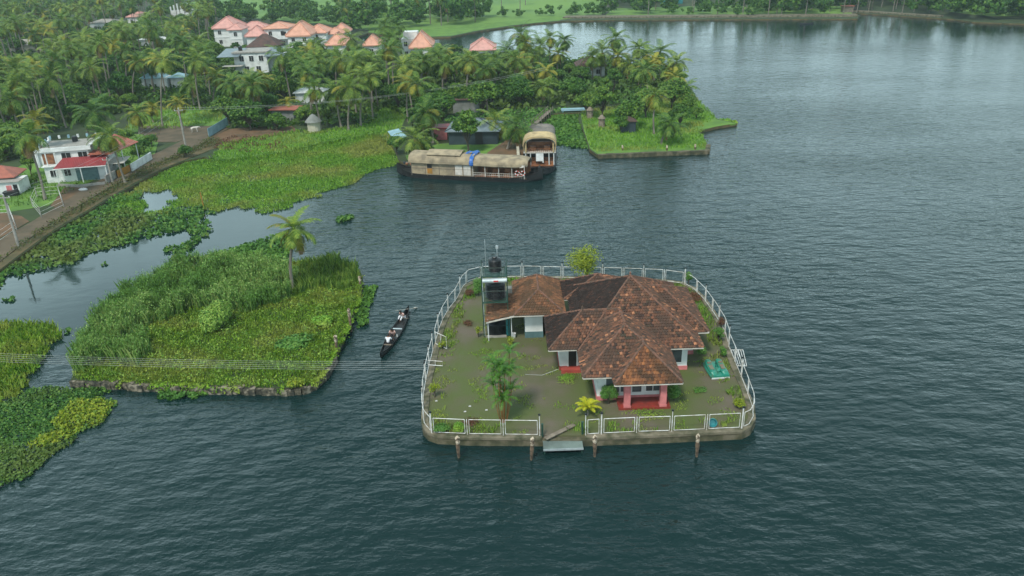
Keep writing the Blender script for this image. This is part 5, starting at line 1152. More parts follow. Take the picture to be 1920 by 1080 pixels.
def seated(arms, bend=.12, legs=1.):
    b = bend
    return {'pelvis': ((0, 0, .12), .14), 'belly': ((0, -.04-b*.4, .30), .125), 'chest': ((0, -.08-b, .50), .14), 'neck': ((0, -.10-b*1.3, .64), .05), 'head': ((0, -.13-b*1.5, .74), .085), 'crown': ((0, -.13-b*1.5, .82), .07),
            'shL': ((.19, -.08-b, .55), .06), 'shR': ((-.19, -.08-b, .55), .06), 'elL': (arms[0], .042), 'haL': (arms[1], .033), 'elR': (arms[2], .042), 'haR': (arms[3], .033),
            'hipL': ((.10, -.08, .12), .085), 'hipR': ((-.10, -.08, .12), .085), 'knL': ((.16, -.42*legs, .28), .062), 'knR': ((-.16, -.42*legs, .28), .062), 'anL': ((.13, -.62*legs, -.03), .04), 'anR': ((-.13, -.62*legs, -.03), .04), 'toL': ((.14, -.76*legs, -.05), .03), 'toR': ((-.14, -.76*legs, -.05), .03)}
A1 = [(.27, -.22, .38), (.20, -.42, .34), (-.27, -.22, .38), (-.20, -.42, .34)]
cw = lambda x, y: (cb.x+x*math.cos(cang)-y*math.sin(cang), cb.y+x*math.sin(cang)+y*math.cos(cang))
person('person in a white shirt sitting nearest the bow of the canoe', (*cw(0, 2.3), .2), cang+PI, seated(A1, .1), ED, 0, (MT['shirtwhite'], MT['cloth']))
person('person in a pale pink shirt sitting in the middle of the canoe', (*cw(-.02, 3.9), .2), cang+.1, seated(A1, .14), ED, 0, (MT['shirtpink'], MT['cloth']))
A2 = [(.34, -.32, .50), (.42, -.52, .42), (-.10, -.42, .52), (.18, -.62, .62)]
person('person paddling at the stern of the canoe in a pinkish shirt, leaning forward', (*cw(.0, 7.45), .22), cang-.5, seated(A2, .2), ED, 0, (MT['shirtpink'], MT['shirtwhite']))
t = thing('paddle', 'pale paddle held by the person at the canoe stern', 'paddle', (*cw(-.1, 8.1), .3), cang); m_ = MB(); m_.tube([(-.5, -1.0, .75), (.45, 1.4, -.1)], .02, 6); m_.build('shaft', MT['canvas'], t); m_ = MB(); m_.tube([(.45, 1.4, -.1), (.52, 1.6, -.17), (.65, 1.95, -.3)], [.03, .08, .05], 6); m_.build('blade', MT['canvas'], t)
t = thing('bottle', 'small white bottle on the canoe rim', 'bottle', (*cw(.44, 3.6), .25)); m_ = MB(); m_.lathe([(.04, 0), (.045, .18), (.02, .22), (.02, .26)], n=8); m_.build('body', MT['white'], t)

# ================================================================== HOUSEBOATS
o1 = P(746, 326, 0); o2 = P(1002, 337, 0); d = o2-o1; a1 = math.atan2(d.y, d.x); L1 = d.length+1.2
hb1 = thing('houseboat', 'long brown bamboo-matted houseboat moored side-on', 'houseboat', (o1.x, o1.y, 0), a1)
def mkhull(L_, W_, top, bowh, root, mat=None):
    m_ = _MB(); n = 22; O = []
    for i in range(n+1):
        t = i/n; s = abs(t-.5)*2; wv = max(.08, (1-s**5.5))*W_/2; zt_ = top+(bowh-top)*s**9; zk = -.4+.6*s**8; x = t*L_
        O.append([(x, -wv, zt_), (x, -wv*.93, zk+(zt_-zk)*.3), (x, -wv*.5, zk), (x, wv*.5, zk), (x, wv*.93, zk+(zt_-zk)*.3), (x, wv, zt_), (x, wv-.12, zt_), (x, wv-.12, zt_-.25), (x, -wv+.12, zt_-.25), (x, -wv+.12, zt_)])
    for i in range(n):
        for k in range(10): k2 = (k+1) % 10; m_.add([O[i][k], O[i+1][k], O[i+1][k2], O[i][k2]], [(0, 1, 2, 3)])
    m_.add(O[0], [tuple(range(10))]); m_.add(O[-1], [tuple(range(10))[::-1]]); return m_.build('hull', mat or MT['darkwood'], root)
h_ = mkhull(L1, 4.0, .65, 1.7, hb1)
m_ = MB()
for i in range(7): m_.box((3+i*2.4, -2.02, .5), (3.06+i*2.4, -1.99, .72))
m_.build('rub_rail', MT['wood'], h_)
def barrel(x0, x1, w_, z0, rise, seg=14, over=.0, th=.12, taper=0., name='thatched_roof', mat='thatch', root=None, nx=10, sag=.06, wav=.03):
    m_ = MB(); V = []
    for i in range(nx+1):
        t = i/nx; x = x0+(x1-x0)*t; k = 1-taper*max(0, (t-.75)/.25)**2; row = []
        for j in range(seg+1):
            a = PI*j/seg; c = math.cos(a); s_ = math.sin(a); e = .62
            row.append((x+wav*math.sin(j*2.3+i), math.copysign(abs(c)**e, c)*w_/2*k, z0+s_**.8*rise*k-sag*math.sin(PI*t)+(1-k)*.2))
        V.append(row)
    vs = [p for r in V for p in r]; n1 = seg+1; fs = [(i*n1+j, (i+1)*n1+j, (i+1)*n1+j+1, i*n1+j+1) for i in range(nx) for j in range(seg)]
    vs2 = [(x, y*.96, z-th) for x, y, z in vs]; b = len(vs); m_.add(vs+vs2, fs+[tuple(q+b for q in f[::-1]) for f in fs]+[(i*n1+k, i*n1+k+b, (i+1)*n1+k+b, (i+1)*n1+k) if k == 0 else ((i+1)*n1+k, (i+1)*n1+k+b, i*n1+k+b, i*n1+k) for i in range(nx) for k in (0, seg)]
        +[(j, j+1, j+1+b, j+b) for j in range(seg)]+[(nx*n1+j+1, nx*n1+j, nx*n1+j+b, nx*n1+j+1+b) for j in range(seg)])
    return m_.build(name, MT[mat], root)
m_ = MB(); m_.box((2.9, -1.6, .5), (12.0, 1.6, 2.55)); cabin = m_.build('cabin_wall', MT['thatch'], hb1)
m_ = MB()
for x in (2.9, 5.0, 7.1, 9.35, 10.7, 11.9): m_.box((x-.04, -1.66, .5), (x+.04, -1.602, 2.5))
m_.box((2.9, -1.655, 1.5), (12, -1.603, 1.55)); m_.build('batten', MT['wood'], cabin)
m_ = MB(); m_.box((5.3, -1.64, 1.5), (6.0, -1.602, 2.3)); wn = m_.build('window', MT['dark'], hb1); m_ = MB(); m_.box((5.3, -1.65, .75), (6.05, -1.602, 1.49)); m_.build('shutter', MT['coconut'], hb1)
m_ = MB(); m_.box((9.5, -1.65, .7), (10.55, -1.602, 2.35)); m_.box((10.75, -1.65, .7), (11.8, -1.602, 2.35)); m_.build('panel', MT['canvas'], hb1)
barrel(2.6, 12.3, 3.9, 2.35, 1.15, root=hb1)
barrel(12.1, 20.0, 3.8, 2.25, 1.05, root=hb1, taper=.3, mat='thatch')
m_ = MB(); V = [(x, y, z) for x in (5.2, 10.3) for y, z in ((-1.5, 3.5), (0, 3.85), (1.3, 3.6))]; m_.add(V, [(0, 3, 4, 1), (1, 4, 5, 2)]); m_.add([(x, y, z-.08) for x, y, z in V], [(1, 4, 3, 0), (2, 5, 4, 1)]); m_.add([V[0], V[3], (V[3][0], V[3][1], V[3][2]-.08), (V[0][0], V[0][1], V[0][2]-.08)], [(3, 2, 1, 0)]); m_.build('raised_awning', MT['thatch'], hb1)
m_ = MB()
for x in (5.4, 7.7, 10.1): m_.tube([(x, -1.4, 3.0), (x, -1.4, 3.45)], .04, 5); m_.tube([(x, 1.2, 3.0), (x, 1.2, 3.55)], .04, 5)
m_.build('awning_post', MT['wood'], hb1)
q = barrel(11.75, 12.3, 4.06, 2.32, 1.22, name='x', mat='bluetarp', root=None, nx=3); q.name = 'blue_tarp'; q.location = (o1.x, o1.y, 0); q.rotation_euler = (0, 0, a1); tag(q, 'blue tarpaulin strip draped over the brown houseboat roof', 'tarpaulin')
m_ = MB(); rg = random.Random(4); V = [[(10.6+i*.36, -.3+j*.42, 3.35+rg.uniform(0, .32)) for j in range(5)] for i in range(6)]
for i in range(5):
    for j in range(4): m_.add([V[i][j], V[i+1][j], V[i+1][j+1], V[i][j+1]], [(0, 1, 2, 3)])
q = m_.build('tarp_heap', MT['bluetarp'], loc=(o1.x, o1.y, 0)); q.rotation_euler = (0, 0, a1); tag(q, 'crumpled blue tarpaulin heap beside the raised awning', 'tarpaulin')
m_ = MB(); m_.box((12.0, -1.4, .45), (19.8, 1.4, .5)); m_.box((12.01, 1.3, .5), (19.8, 1.4, 2.2)); dk = m_.build('saloon_floor', MT['brownwood'], hb1)
for x in (12.1, 13.9, 15.9, 17.8, 19.6): 
    for y in (-1.6, 1.6): m_ = MB(); m_.tube([(x, y, .5), (x, y, 2.45)], .055, 6); m_.build('post', MT['canvas'], hb1)
m_ = MB()
for z in (.85, 1.15): m_.tube([(12.1, -1.6, z), (19.6, -1.6, z)], .03, 5)
for i in range(26): m_.tube([(12.25+i*.29, -1.6, .5), (12.25+i*.29, -1.6, 1.15)], .016, 4)
m_.build('railing', MT['canvas'], hb1)
for x in (13, 14.6, 16.4, 18): m_ = MB(); m_.box((x, -.9, .5), (x+.8, -.1, .85)); m_.box((x, -.1, .5), (x+.8, .05, 1.4)); m_.build('armchair', MT['brownwood'], hb1)
m_ = MB(); V0 = []; 
for i in range(25): x = 12.1+i*.31; V0.append(((x, -1.66, 2.45), (x, -1.70, 2.15+.09*math.sin(i*1.9)+.05*math.sin(i*.7))))
for a, b in zip(V0[:-1], V0[1:]): m_.add([a[0], b[0], b[1], a[1]], [(0, 3, 2, 1)])
m_.build('valance', MT['canvas'], hb1)
for i, x in enumerate((18.6, 19.4)):
    tt = Vector((o1.x+x*math.cos(a1)+1.72*math.sin(a1), o1.y+x*math.sin(a1)-1.72*math.cos(a1), 1.35)); t = thing('lifebuoy', ['left red and white lifebuoy hung at the brown houseboat bow', 'right red and white lifebuoy hung at the brown houseboat bow'][i], 'lifebuoy', tt, a1)
    for k in range(8):
        m_ = MB(); m_.tube([(.3*math.cos(a), 0, .3*math.sin(a)) for a in (k*PI/4, k*PI/4+PI/8, (k+1)*PI/4)], .06, 7); m_.build('ring_band', MT['lifered'] if k % 2 else MT['white'], t)
p = P(766, 318, 0); t = thing('deck_bundle', 'heap of rope and pots on the stern deck of the brown houseboat', 'bundle', (p.x, p.y, .75)); rg = random.Random(3)
for i in range(7): m_ = MB(); m_.lathe([(.1, 0), (.2, .12), (.22, .3), (.12, .4)], (rg.uniform(-.6, 1.2), rg.uniform(-.7, .7), 0), 8); m_.build('pot', random.choice([MT['canvas'], MT['brownwood'], MT['wood'], MT['darkwall']]), t)
# two-storey houseboat seen bow-on
f0 = P(1006, 333, 0); a2 = R(86); hb2 = thing('houseboat', 'two-storey houseboat with golden thatched hood facing the lake', 'houseboat', (f0.x+.4, f0.y+.2, 0), a2); hb2.scale = (1, 1, .82)
# local x runs from bow backwards
mkhull(19, 4.9, .9, 1.9, hb2)
m_ = MB(); m_.box((3.6, -2.0, .7), (17, 2.0, .8)); m_.box((5.6, -2.1, 3.05), (16.5, 2.1, 3.2)); m_.build('deck', MT['brownwood'], hb2)
m_ = MB(); m_.box((7.0, -2.05, .8), (16.5, 2.05, 3.05)); m_.build('cabin_wall', MT['thatch'], hb2)
m_ = MB(); m_.box((6.93, -1.9, .9), (6.99, 1.9, 2.9)); m_.build('dark_opening', MT['dark'], hb2)
m_ = MB(); m_.box((4.0, -2.35, 2.95), (7.2, 2.35, 3.1)); m_.build('lower_canopy', MT['canvas'], hb2)
for y in (-2.05, -1.35, 1.35, 2.05): m_ = MB(); m_.tube([(4.1, y, .8), (4.1, y, 2.95)], .07, 6); m_.build('post', MT['white'], hb2)
m_ = MB(); m_.box((4.02, -.55, 1.5), (4.08, .55, 2.9)); m_.box((4.02, -.56, 1.2), (4.08, -.4, 1.5)); m_.build('curtain', MT['white'], hb2)
for y in (-1.7, -.9, .9, 1.7): m_ = MB(); m_.box((4.6, y-.3, .8), (5.3, y+.3, 1.25)); m_.box((5.3, y-.3, .8), (5.4, y+.3, 1.8)); m_.build('armchair', MT['brownwood'], hb2)
m_ = MB(); m_.tube([(4.0, -2.0, 3.75), (4.0, 2.0, 3.75)], .04, 5); m_.tube([(4.0, -2.0, 3.4), (4.0, 2.0, 3.4)], .03, 5)
for i in range(15): m_.tube([(4.0, -2.0+i*.285, 3.1), (4.0, -2.0+i*.285, 3.75)], .025, 4)
m_.build('upper_railing', MT['brownwood'], hb2)
m_ = MB(); m_.box((6.2, -1.8, 3.2), (6.3, 1.8, 4.4)); m_.box((5.0, -1.5, 3.2), (5.6, -.6, 3.9)); m_.box((5.0, .6, 3.2), (5.6, 1.5, 3.9)); m_.build('upper_lounge', MT['brownwood'], hb2)
for y in (-2.0, 2.0):
    m_ = MB(); m_.tube([(4.0, y, 3.1), (4.0, y, 4.9)], .12, 7); m_.build('upper_post', MT['thatch2'], hb2)
barrel(3.6, 7.0, 4.9, 4.45, 1.6, name='thatched_hood', mat='thatch2', root=hb2, th=.3, nx=8, sag=-.05)
m_ = MB()
for s in (-1, 1): m_.box((4.2, s*2.28-.06, 3.3), (6.9, s*2.28+.06, 4.6))
m_.build('side_mat', MT['thatch2'], hb2)
barrel(7.3, 17.5, 4.4, 3.0, 1.6, name='rear_thatched_roof', mat='greythatch', root=hb2, th=.2, nx=8)
m_ = MB(); m_.tube([(-.2, 0, 1.2), (1.2, 0, 1.05), (3.5, 0, .95)], [.12, .2, .1], 7); m_.build('prow', MT['darkwood'], hb2)

# ================================================================== LAND BUILDINGS
def hiproof(m_, x0, x1, y0, y1, z, rise, over=.4, ridge=None, m=0, th=.12):
    x0 -= over; x1 += over; y0 -= over; y1 += over; w_, d_ = x1-x0, y1-y0; k = min(w_, d_)/2
    if ridge == 'gx': A, B = (x0, (y0+y1)/2, z+rise), (x1, (y0+y1)/2, z+rise)
    elif ridge == 'gy': A, B = ((x0+x1)/2, y0, z+rise), ((x0+x1)/2, y1, z+rise)
    elif w_ >= d_: A, B = (x0+k, (y0+y1)/2, z+rise), (x1-k, (y0+y1)/2, z+rise)
    else: A, B = ((x0+x1)/2, y0+k, z+rise), ((x0+x1)/2, y1-k, z+rise)
    v = [(x0, y0, z), (x1, y0, z), (x1, y1, z), (x0, y1, z), A, B]; alongx = abs(A[0]-B[0]) >= abs(A[1]-B[1])
    f = [(0, 1, 5, 4), (1, 2, 5), (2, 3, 4, 5), (3, 0, 4)] if alongx else [(0, 1, 4), (1, 2, 5, 4), (2, 3, 5), (3, 0, 4, 5)]
    m_.add(v, f, m); m_.add([(a, b, z-th) for a, b, _ in v[:4]]+v[:4], [(3, 2, 1, 0), (0, 1, 5, 4), (1, 2, 6, 5), (2, 3, 7, 6), (3, 0, 4, 7)], m)
    return [(v[0], A), (v[3], A), (v[1], B), (v[2], B), (A, B)] if alongx else [(v[0], A), (v[1], A), (v[2], B), (v[3], B), (A, B)]
def winrow(root, xs, y, z0, z1, w_=.9, fr='white', side=None):
    for x in xs:
        m_ = MB()
        if side is None: m_.box((x-w_/2-.08, y-.08, z0-.08), (x+w_/2+.08, y-.01, z1+.08))
        else: m_.box((side+.01, x-w_/2-.08, z0-.08), (side+.08, x+w_/2+.08, z1+.08))
        f = m_.build('window', MT[fr], root); m_ = MB()
        if side is None: m_.box((x-w_/2, y-.10, z0), (x-.03, y-.081, z1)); m_.box((x+.03, y-.10, z0), (x+w_/2, y-.081, z1))
        else: m_.box((side+.081, x-w_/2, z0), (side+.10, x-.03, z1)); m_.box((side+.081, x+.03, z0), (side+.10, x+w_/2, z1))
        m_.build('pane', MT['dark'], f)
def bx(root, name, mat, *boxes):
    m_ = MB()
    for a, b in boxes: m_.box(a, b)
    return m_.build(name, MT[mat], root)
# two-storey house by the road
g = P(90, 344, .45); hs = thing('two_storey_house', 'two-storey white house with red sheet roofs beside the dirt road', 'house', g, R(10)); hs.scale = (.95, .75, .78)
bx(hs, 'wall', 'whitewall', ((0, 0, 0), (8.6, 9, 3.1)), ((-.8, 1.5, 3.1), (6.5, 10, 5.9)))
bx(hs, 'teal_wall', 'tealgrey', ((4.4, -.12, .1), (7.6, -.01, 2.9)))
bx(hs, 'cornice', 'white', ((-1.1, 1.1, 5.6), (7.0, 1.49, 6.3)), ((-1.1, 1.5, 5.901), (-.8, 10.2, 6.3)), ((6.51, 1.5, 5.6), (7.0, 10.2, 6.3)), ((-.2, -.4, 3.101), (8.7, 1.49, 3.25)))
for i in range(6): bx(hs, 'balustrade_pier', 'white' if i % 2 else 'bluefence', ((-1+i*1.4, 9.9, 6.3), (-.7+i*1.4, 10.2, 6.9)))
bx(hs, 'roof_terrace', 'concrete', ((-.79, 1.51, 5.9), (6.49, 9.9, 5.98)))
for i in range(5): bx(hs, 'balustrade_pier', 'bluefence' if i % 2 else 'white', ((-1.05, 2+i*1.8, 6.301), (-.8, 2.4+i*1.8, 6.8)))
m_ = MB(); V = [(1.7, -1.6, 3.0), (9.2, -1.6, 3.0), (9.2, 2.2, 4.6), (2.9, 2.2, 4.6)]; m_.add(V, [(0, 1, 2, 3)]); m_.add([(x, y, z-.08) for x, y, z in V], [(3, 2, 1, 0)]); m_.build('sheet_roof', MT['redsheet'], hs)
bx(hs, 'gutter', 'white', ((1.6, -1.72, 2.86), (9.25, -1.6, 3.0)))
m_ = MB(); V = [(6.9, 1.0, 4.9), (9.6, .5, 4.5), (11.6, 9.5, 4.7), (8.6, 10, 6.0), (6.9, 10, 5.9)]; V = [(6.4, .6, 4.7), (9.8, .6, 4.5), (12.2, 10.4, 4.5), (8.8, 10.4, 6.4), ]; m_.add(V, [(0, 1, 2, 3)]); m_.add([(x, y, z-.08) for x, y, z in V], [(3, 2, 1, 0)]); m_.build('sheet_roof', MT['rustsheet'], hs)
for x, y in ((9.1, -1.5), (5.5, -1.5), (2, -1.5), (10.6, 4.5), (11.8, 9.8)): m_ = MB(); m_.tube([(x, y, 0), (x, y, 2.95 if y < 0 else 4.5)], .08, 6); m_.build('post', MT['white'], hs)
bx(hs, 'side_canopy', 'canvas', ((8.61, 1.5, 2.4), (11.2, 7, 2.5)))
winrow(hs, (1.2, 3.2), 0, 1.2, 2.4); winrow(hs, (3.2, 5.6), 1.5, 4.1, 5.2, 1.3); winrow(hs, (2.5, 5.5), 3, 1.2, 2.4, side=8.6)
bx(hs, 'door', 'brownwood', ((-.2, 1.42, 3.3), (1.4, 1.495, 5.3)))
for x in (-.7, .6, 1.9): m_ = MB(); m_.tube([(x, .3, 3.25), (x, .3, 5.6)], .1, 6); m_.build('column', MT['white'], hs)
m_ = MB(); m_.tube([(-.9, 1.2, 2.9), (-.9, 1.2, 5.7)], .25, 8); m_.build('rounded_corner', MT['white'], hs)
t = thing('water_tank', 'small black tank at the back of the two-storey house roof terrace', 'water tank', (g.x+2.2, g.y+6.2, 5.1)); m_ = MB(); m_.lathe([(.4, 0), (.42, .7), (.25, .85)], n=12); m_.build('body', MT['black'], t)
# compound wall and plot frames
def lowwall(pts, h, mat, label, name='garden_wall', t_=.18, cat='wall', z=.45):
    m_ = MB(); ps = wpoly(pts, z); o = ps[0].copy()
    for a, b in zip(ps[:-1], ps[1:]):
        d = b-a; ang = math.atan2(d.y, d.x); L_ = d.length; c = (a+b)/2-o; m_.box((c.x-L_/2, c.y-t_/2, -.1), (c.x+L_/2, c.y+t_/2, h), rz=ang, c=(c.x, c.y))
    return tag(m_.build(name, MT[mat], loc=o), label, cat)
lowwall([(248, 322), (285, 299)], 1.2, 'white', 'white garden wall along the road right of the two-storey house')
lowwall([(200, 345), (218, 334)], 1.2, 'concrete', 'short pale wall piece at the gate of the two-storey house')
lowwall([(222, 334), (245, 322)], 1.1, 'coconut', 'rusty sheet gate of the two-storey house compound', 'compound_gate', .06, 'gate')
lowwall([(110, 350), (150, 352), (198, 346)], .45, 'concrete', 'low pale kerb wall in front of the two-storey house')
lowwall([(392, 258), (428, 236)], 1.6, 'bluefence', 'pale blue sheet fence at the end of the dirt road', 'sheet_fence', .06, 'fence')
def plot(pts, label, h=1.3):
    ps = wpoly(pts, .5); o = ps[0].copy(); root = thing('plot_fence', label, 'fence', o)
    for i, (a, b) in enumerate(zip(ps[:-1], ps[1:])):
        a, b = a-o, b-o; m_ = MB(); 
        for z in (.3, .75, h): m_.tube([a+Vector((0, 0, z)), b+Vector((0, 0, z))], .018, 4)
        m_.build('rail', MT['steel'], root); m_ = MB(); m_.tube([a, a+Vector((0, 0, h+.2))], .06, 5); m_.build('post', MT['concrete'], root)
    return root
plot([(62, 388), (70, 370), (112, 366), (120, 388), (78, 408), (62, 388)], 'pale pipe frame fence around the small plot by the road')
plot([(-20, 405), (20, 402), (32, 432), (0, 455)], 'pale pipe fence at the left edge below the small white hut')
# little white hut at left edge
g = P(10, 366, .45); t = thing('small_hut', 'small white hut with red tiled roof at the left edge', 'hut', g, R(8)); t.scale = (.7, .7, .75); bx(t, 'wall', 'whitewall', ((-3.5, 0, 0), (3, 5, 2.4))); m_ = MB(); hiproof(m_, -5, 1.4, 2.2, 8, 2.9, 1.7); m_.build('roof', MT['rustsheet'], t); bx(t, 'upper_wall', 'greywall', ((-4.7, 2.5, 2.401), (1.2, 7.8, 2.9))); bx(t, 'flat_roof', 'concrete', ((-3.7, -.3, 2.401), (3.3, 2.49, 2.5))); bx(t, 'stained_panel', 'pink', ((.6, -.06, .5), (1.6, -.01, 1.8))); bx(t, 'door', 'dark', ((1.9, -.06, 0), (2.7, -.01, 1.9))); winrow(t, (-1.5,), 0, 1.0, 1.9, .9)
bx(t, 'lean_to', 'dark', ((.2, -1.4, 0), (2.8, -.07, .9)))
# dark shed behind the houseboat
a_, b_ = P(842, 272, .45), P(933, 271, .45); W_ = (b_-a_).length; t = thing('boat_shed', 'dark blue shed with a ribbed grey-blue hipped metal roof', 'shed', a_, math.atan2(b_.y-a_.y, b_.x-a_.x))
bx(t, 'wall', 'darkwall', ((0, 0, 0), (W_, 6.4, 2.3))); m_ = MB(); rl = hiproof(m_, 0, W_, 0, 6.4, 2.32, 1.35, .5); ro = m_.build('roof', MT['bluesheet'], t); m_ = MB()
for a, b in rl: m_.tube([Vector(a)+Vector((0, 0, .04)), Vector(b)+Vector((0, 0, .04))], .09, 5)
m_.build('ridge_cap', MT['darkwall'], ro); bx(t, 'door', 'dark', ((W_*.55, -.05, 0), (W_*.55+1.2, -.01, 2.1)))
g = P(832, 262, .45); t = thing('red_lean_to', 'small lean-to with a red roof left of the dark metal-roofed shed', 'shed', g); bx(t, 'wall', 'pink', ((-1.6, 0, 0), (.6, 2.5, 2.0))); bx(t, 'roof', 'redsheet', ((-2, -.4, 2.001), (1, 2.8, 2.12)))
g = P(745, 262, .45); t = thing('tarp_shelter', 'light blue tarpaulin shelter on the swamp edge left of the shed', 'shelter', g, .5); m_ = MB(); V = [(-1.2, -1.6, .5), (1.2, -1.6, .7), (1.0, 1.6, 1.5), (-1, 1.6, 1.3)]; m_.add(V, [(0, 1, 2, 3)]); m_.add([(x, y, z-.04) for x, y, z in V], [(3, 2, 1, 0)]); m_.build('sheet', MT['bluefence'], t)
for x, y, z in V: m_ = MB(); m_.tube([(x, y, 0), (x, y, z-.04)], .04, 5); m_.build('post', MT['wood'], t)
# boat shed items: rails, retaining post, round thatched hut, turquoise bench, small dark huts
g = P(590, 247, .45); t = thing('round_hut', 'round ochre hut with a dark thatched cone roof at the swamp edge', 'hut', g); m_ = MB(); m_.lathe([(1.15, 0), (1.15, 1.9)], n=16); m_.build('wall', MT['cream'], t); m_ = MB(); m_.lathe([(1.5, 1.85), (1.2, 2.2), (.4, 3.0), (.05, 3.2)], n=16); m_.build('roof', MT['greywall'], t)
g = P(512, 228, .45); t = thing('brick_red_hut', 'little hut with a brick-red flat roof among the bushes', 'hut', g, R(-8)); bx(t, 'wall', 'greywall', ((0, 0, 0), (4.2, 3, 2.2))); bx(t, 'roof', 'rustsheet', ((-.4, -.5, 2.201), (5, 3.4, 2.35))); winrow(t, (1.2,), 0, .9, 1.7, .7)
m_ = MB(); p = P(1052, 210, .45); m_.box((0, -.5, .25), (5.2, .5, .6)); m_.box((.2, -.3, 0), (.5, .3, .249)); m_.box((4.6, -.3, 0), (4.9, .3, .249)); tag(m_.build('turquoise_bench', MT['bluefence'], loc=p), 'turquoise bench-like boat at the head of the hyacinth inlet', 'bench')
t = thing('shore_hut', 'small dark open hut on the peninsula lawn', 'hut', P(1165, 250, .45)); bx(t, 'wall', 'darkwall', ((0, 0, 0), (2.4, 2, 2.0))); m_ = MB(); hiproof(m_, 0, 2.4, 0, 2, 2.0, .6, .2); m_.build('roof', MT['brownroof'], t)
for i, (px, py) in enumerate(((1106, 222), (1128, 238))): t = thing('straw_stack', ['upper pale straw stack on the peninsula lawn', 'lower greyish straw stack on the peninsula lawn'][i], 'stack', P(px, py, .45)); m_ = MB(); m_.lathe([(.6, 0), (.55, 1.2), (.7, 1.5), (.2, 2.1)], n=10); m_.build('body', MT['wood'], t)
t = thing('footbridge', 'rickety wooden footbridge leading up from the two-storey houseboat', 'footbridge', P(1002, 240, .45)); b0 = P(1002, 240, .45); e0 = P(1032, 213, .45)-b0; m_ = MB(); m_.prism([(-.4, 0), (.4, 0), (e0.x+.4, e0.y), (e0.x-.4, e0.y)], .6, .68); m_.build('deck', MT['wood'], t); m_ = MB()
for i in range(8): f = i/7; m_.tube([(e0.x*f-.45, e0.y*f, -.6), (e0.x*f-.45, e0.y*f, 1.4)], .06, 5); m_.tube([(e0.x*f+.45, e0.y*f, -.6), (e0.x*f+.45, e0.y*f, 1.4)], .06, 5)
m_.tube([(-.45, 0, 1.4), (e0.x-.45, e0.y, 1.4)], .04, 5); m_.build('railing', MT['wood'], t)
m_ = MB(); p = P(970, 305, .45); m_.box((0, 0, -1), (.4, 5.5, 1.1)); tag(m_.build('quay_wall', MT['cream'], loc=p), 'narrow pale quay wall left of the two-storey houseboat', 'wall')
p = P(950, 284, .45); 
m_ = MB(); p = P(1288, 291, .0); 
t = thing('rowing_boat', 'small dark blue boat moored along the peninsula wall', 'boat', P(1228, 290, 0), R(-80+90)-PI/2); m_ = MB(); hull(m_, 3.8, .9, .25, .4); m_.build('hull', MT['darkwall'], t); t.location = P(1205, 291, 0); t.rotation_euler = (0, 0, R(-88))
t = thing('rowing_boat', 'tiny dark fishing boat far out near the pale far embankment', 'boat', P(1500, 46, 0), R(-80)); m_ = MB(); hull(m_, 5, 1.1, .35, .6); m_.build('hull', MT['darkwood'], t)

# villas with steep pink roofs
def villa(px, py, wd, dp, storeys, rise, label, roofmat='pinkroof', rz=0., parts='', over=.5, name='villa'):
    g = P(px, py, .45); t = thing(name, label, 'house', g, rz); H_ = storeys*3.0
    bx(t, 'wall', 'whitewall', ((0, 0, 0), (wd, dp, H_))); m_ = MB(); rl = hiproof(m_, 0, wd, 0, dp, H_+.02, rise, over); ro = m_.build('roof', MT[roofmat], t); m_ = MB()
    for a, b in rl: m_.tube([Vector(a)+Vector((0, 0, .05)), Vector(b)+Vector((0, 0, .05))], .09, 5)
    m_.build('ridge_cap', MT[roofmat], ro)
    for s in range(storeys): winrow(t, [wd*(i+.5)/max(1, int(wd/3.2)) for i in range(max(1, int(wd/3.2)))], 0, s*3+1.0, s*3+2.2, 1.0)
    bx(t, 'string_course', 'white', *[((-.12, -.12, s*3-.08), (wd+.12, -.01, s*3+.1)) for s in range(1, storeys)]) if storeys > 1 else None
    if 'b' in parts and storeys > 1: bx(t, 'balcony', 'white', ((wd*.55, -1.3, 2.9), (wd, -.13, 3.05)), ((wd*.55, -1.3, 3.051), (wd, -1.2, 3.9))); bx(t, 'balcony_door', 'dark', ((wd*.7, -.11, 3.1), (wd*.9, -.02, 5.0)))
    return t
def vp(px0, px1, pybase, pyeave, pytop, label, dp=None, **k):
    a = P(px0, pybase, .45); b = P(px1, pybase, .45); wd = b.x-a.x; he = hz(a.x, a.y, pyeave)-.45; st_ = max(1, round(he/3)); dp = dp or wd*.8
    ht = hz((a.x+b.x)/2, a.y+dp/2, pytop)-.45
    t = villa(px0, pybase, wd, dp, st_, 1, label, **k)
    # rebuild exact heights by scaling the thing vertically
    rs = max(.8, ht-he); sz = he/(st_*3.0); t.scale = (1, 1, sz); ro = [c for c in t.children if c.name.startswith('roof')][0]
    H_ = st_*3.0; ro.scale = (1, 1, rs/sz); ro.location = (0, 0, (H_+.02)*(1-rs/sz)); return t
vp(406, 444, 88, 53, 32, 'leftmost villa with a big pink hipped roof and white walls', dp=10)
vp(434, 456, 92, 56, 44, 'narrow white annex right of the leftmost villa', dp=7, roofmat='pinkroof')
vp(452, 500, 84, 56, 41, 'long villa with pink roofs behind the small pointed one', parts='b', dp=7)
vp(466, 496, 96, 68, 49, 'small villa with a pointed pink pyramid roof in front of the long villa', dp=7)
vp(500, 542, 92, 54, 41, 'white villa with orange roof and balcony between the pointed and the central villa', dp=9, parts='b', roofmat='orangeroof')
vp(543, 582, 100, 67, 41, 'central villa with the largest orange pyramid roof', dp=11, roofmat='orangeroof')
vp(578, 612, 92, 62, 46, 'villa with orange ridge roof joined right of the central one', dp=9, roofmat='orangeroof')
vp(612, 642, 88, 64, 52, 'low orange-roofed villa behind the two right-hand roofs', dp=7, roofmat='orangeroof')
vp(628, 652, 84, 61, 44, 'villa with tall narrow orange roof peak', dp=7, roofmat='orangeroof')
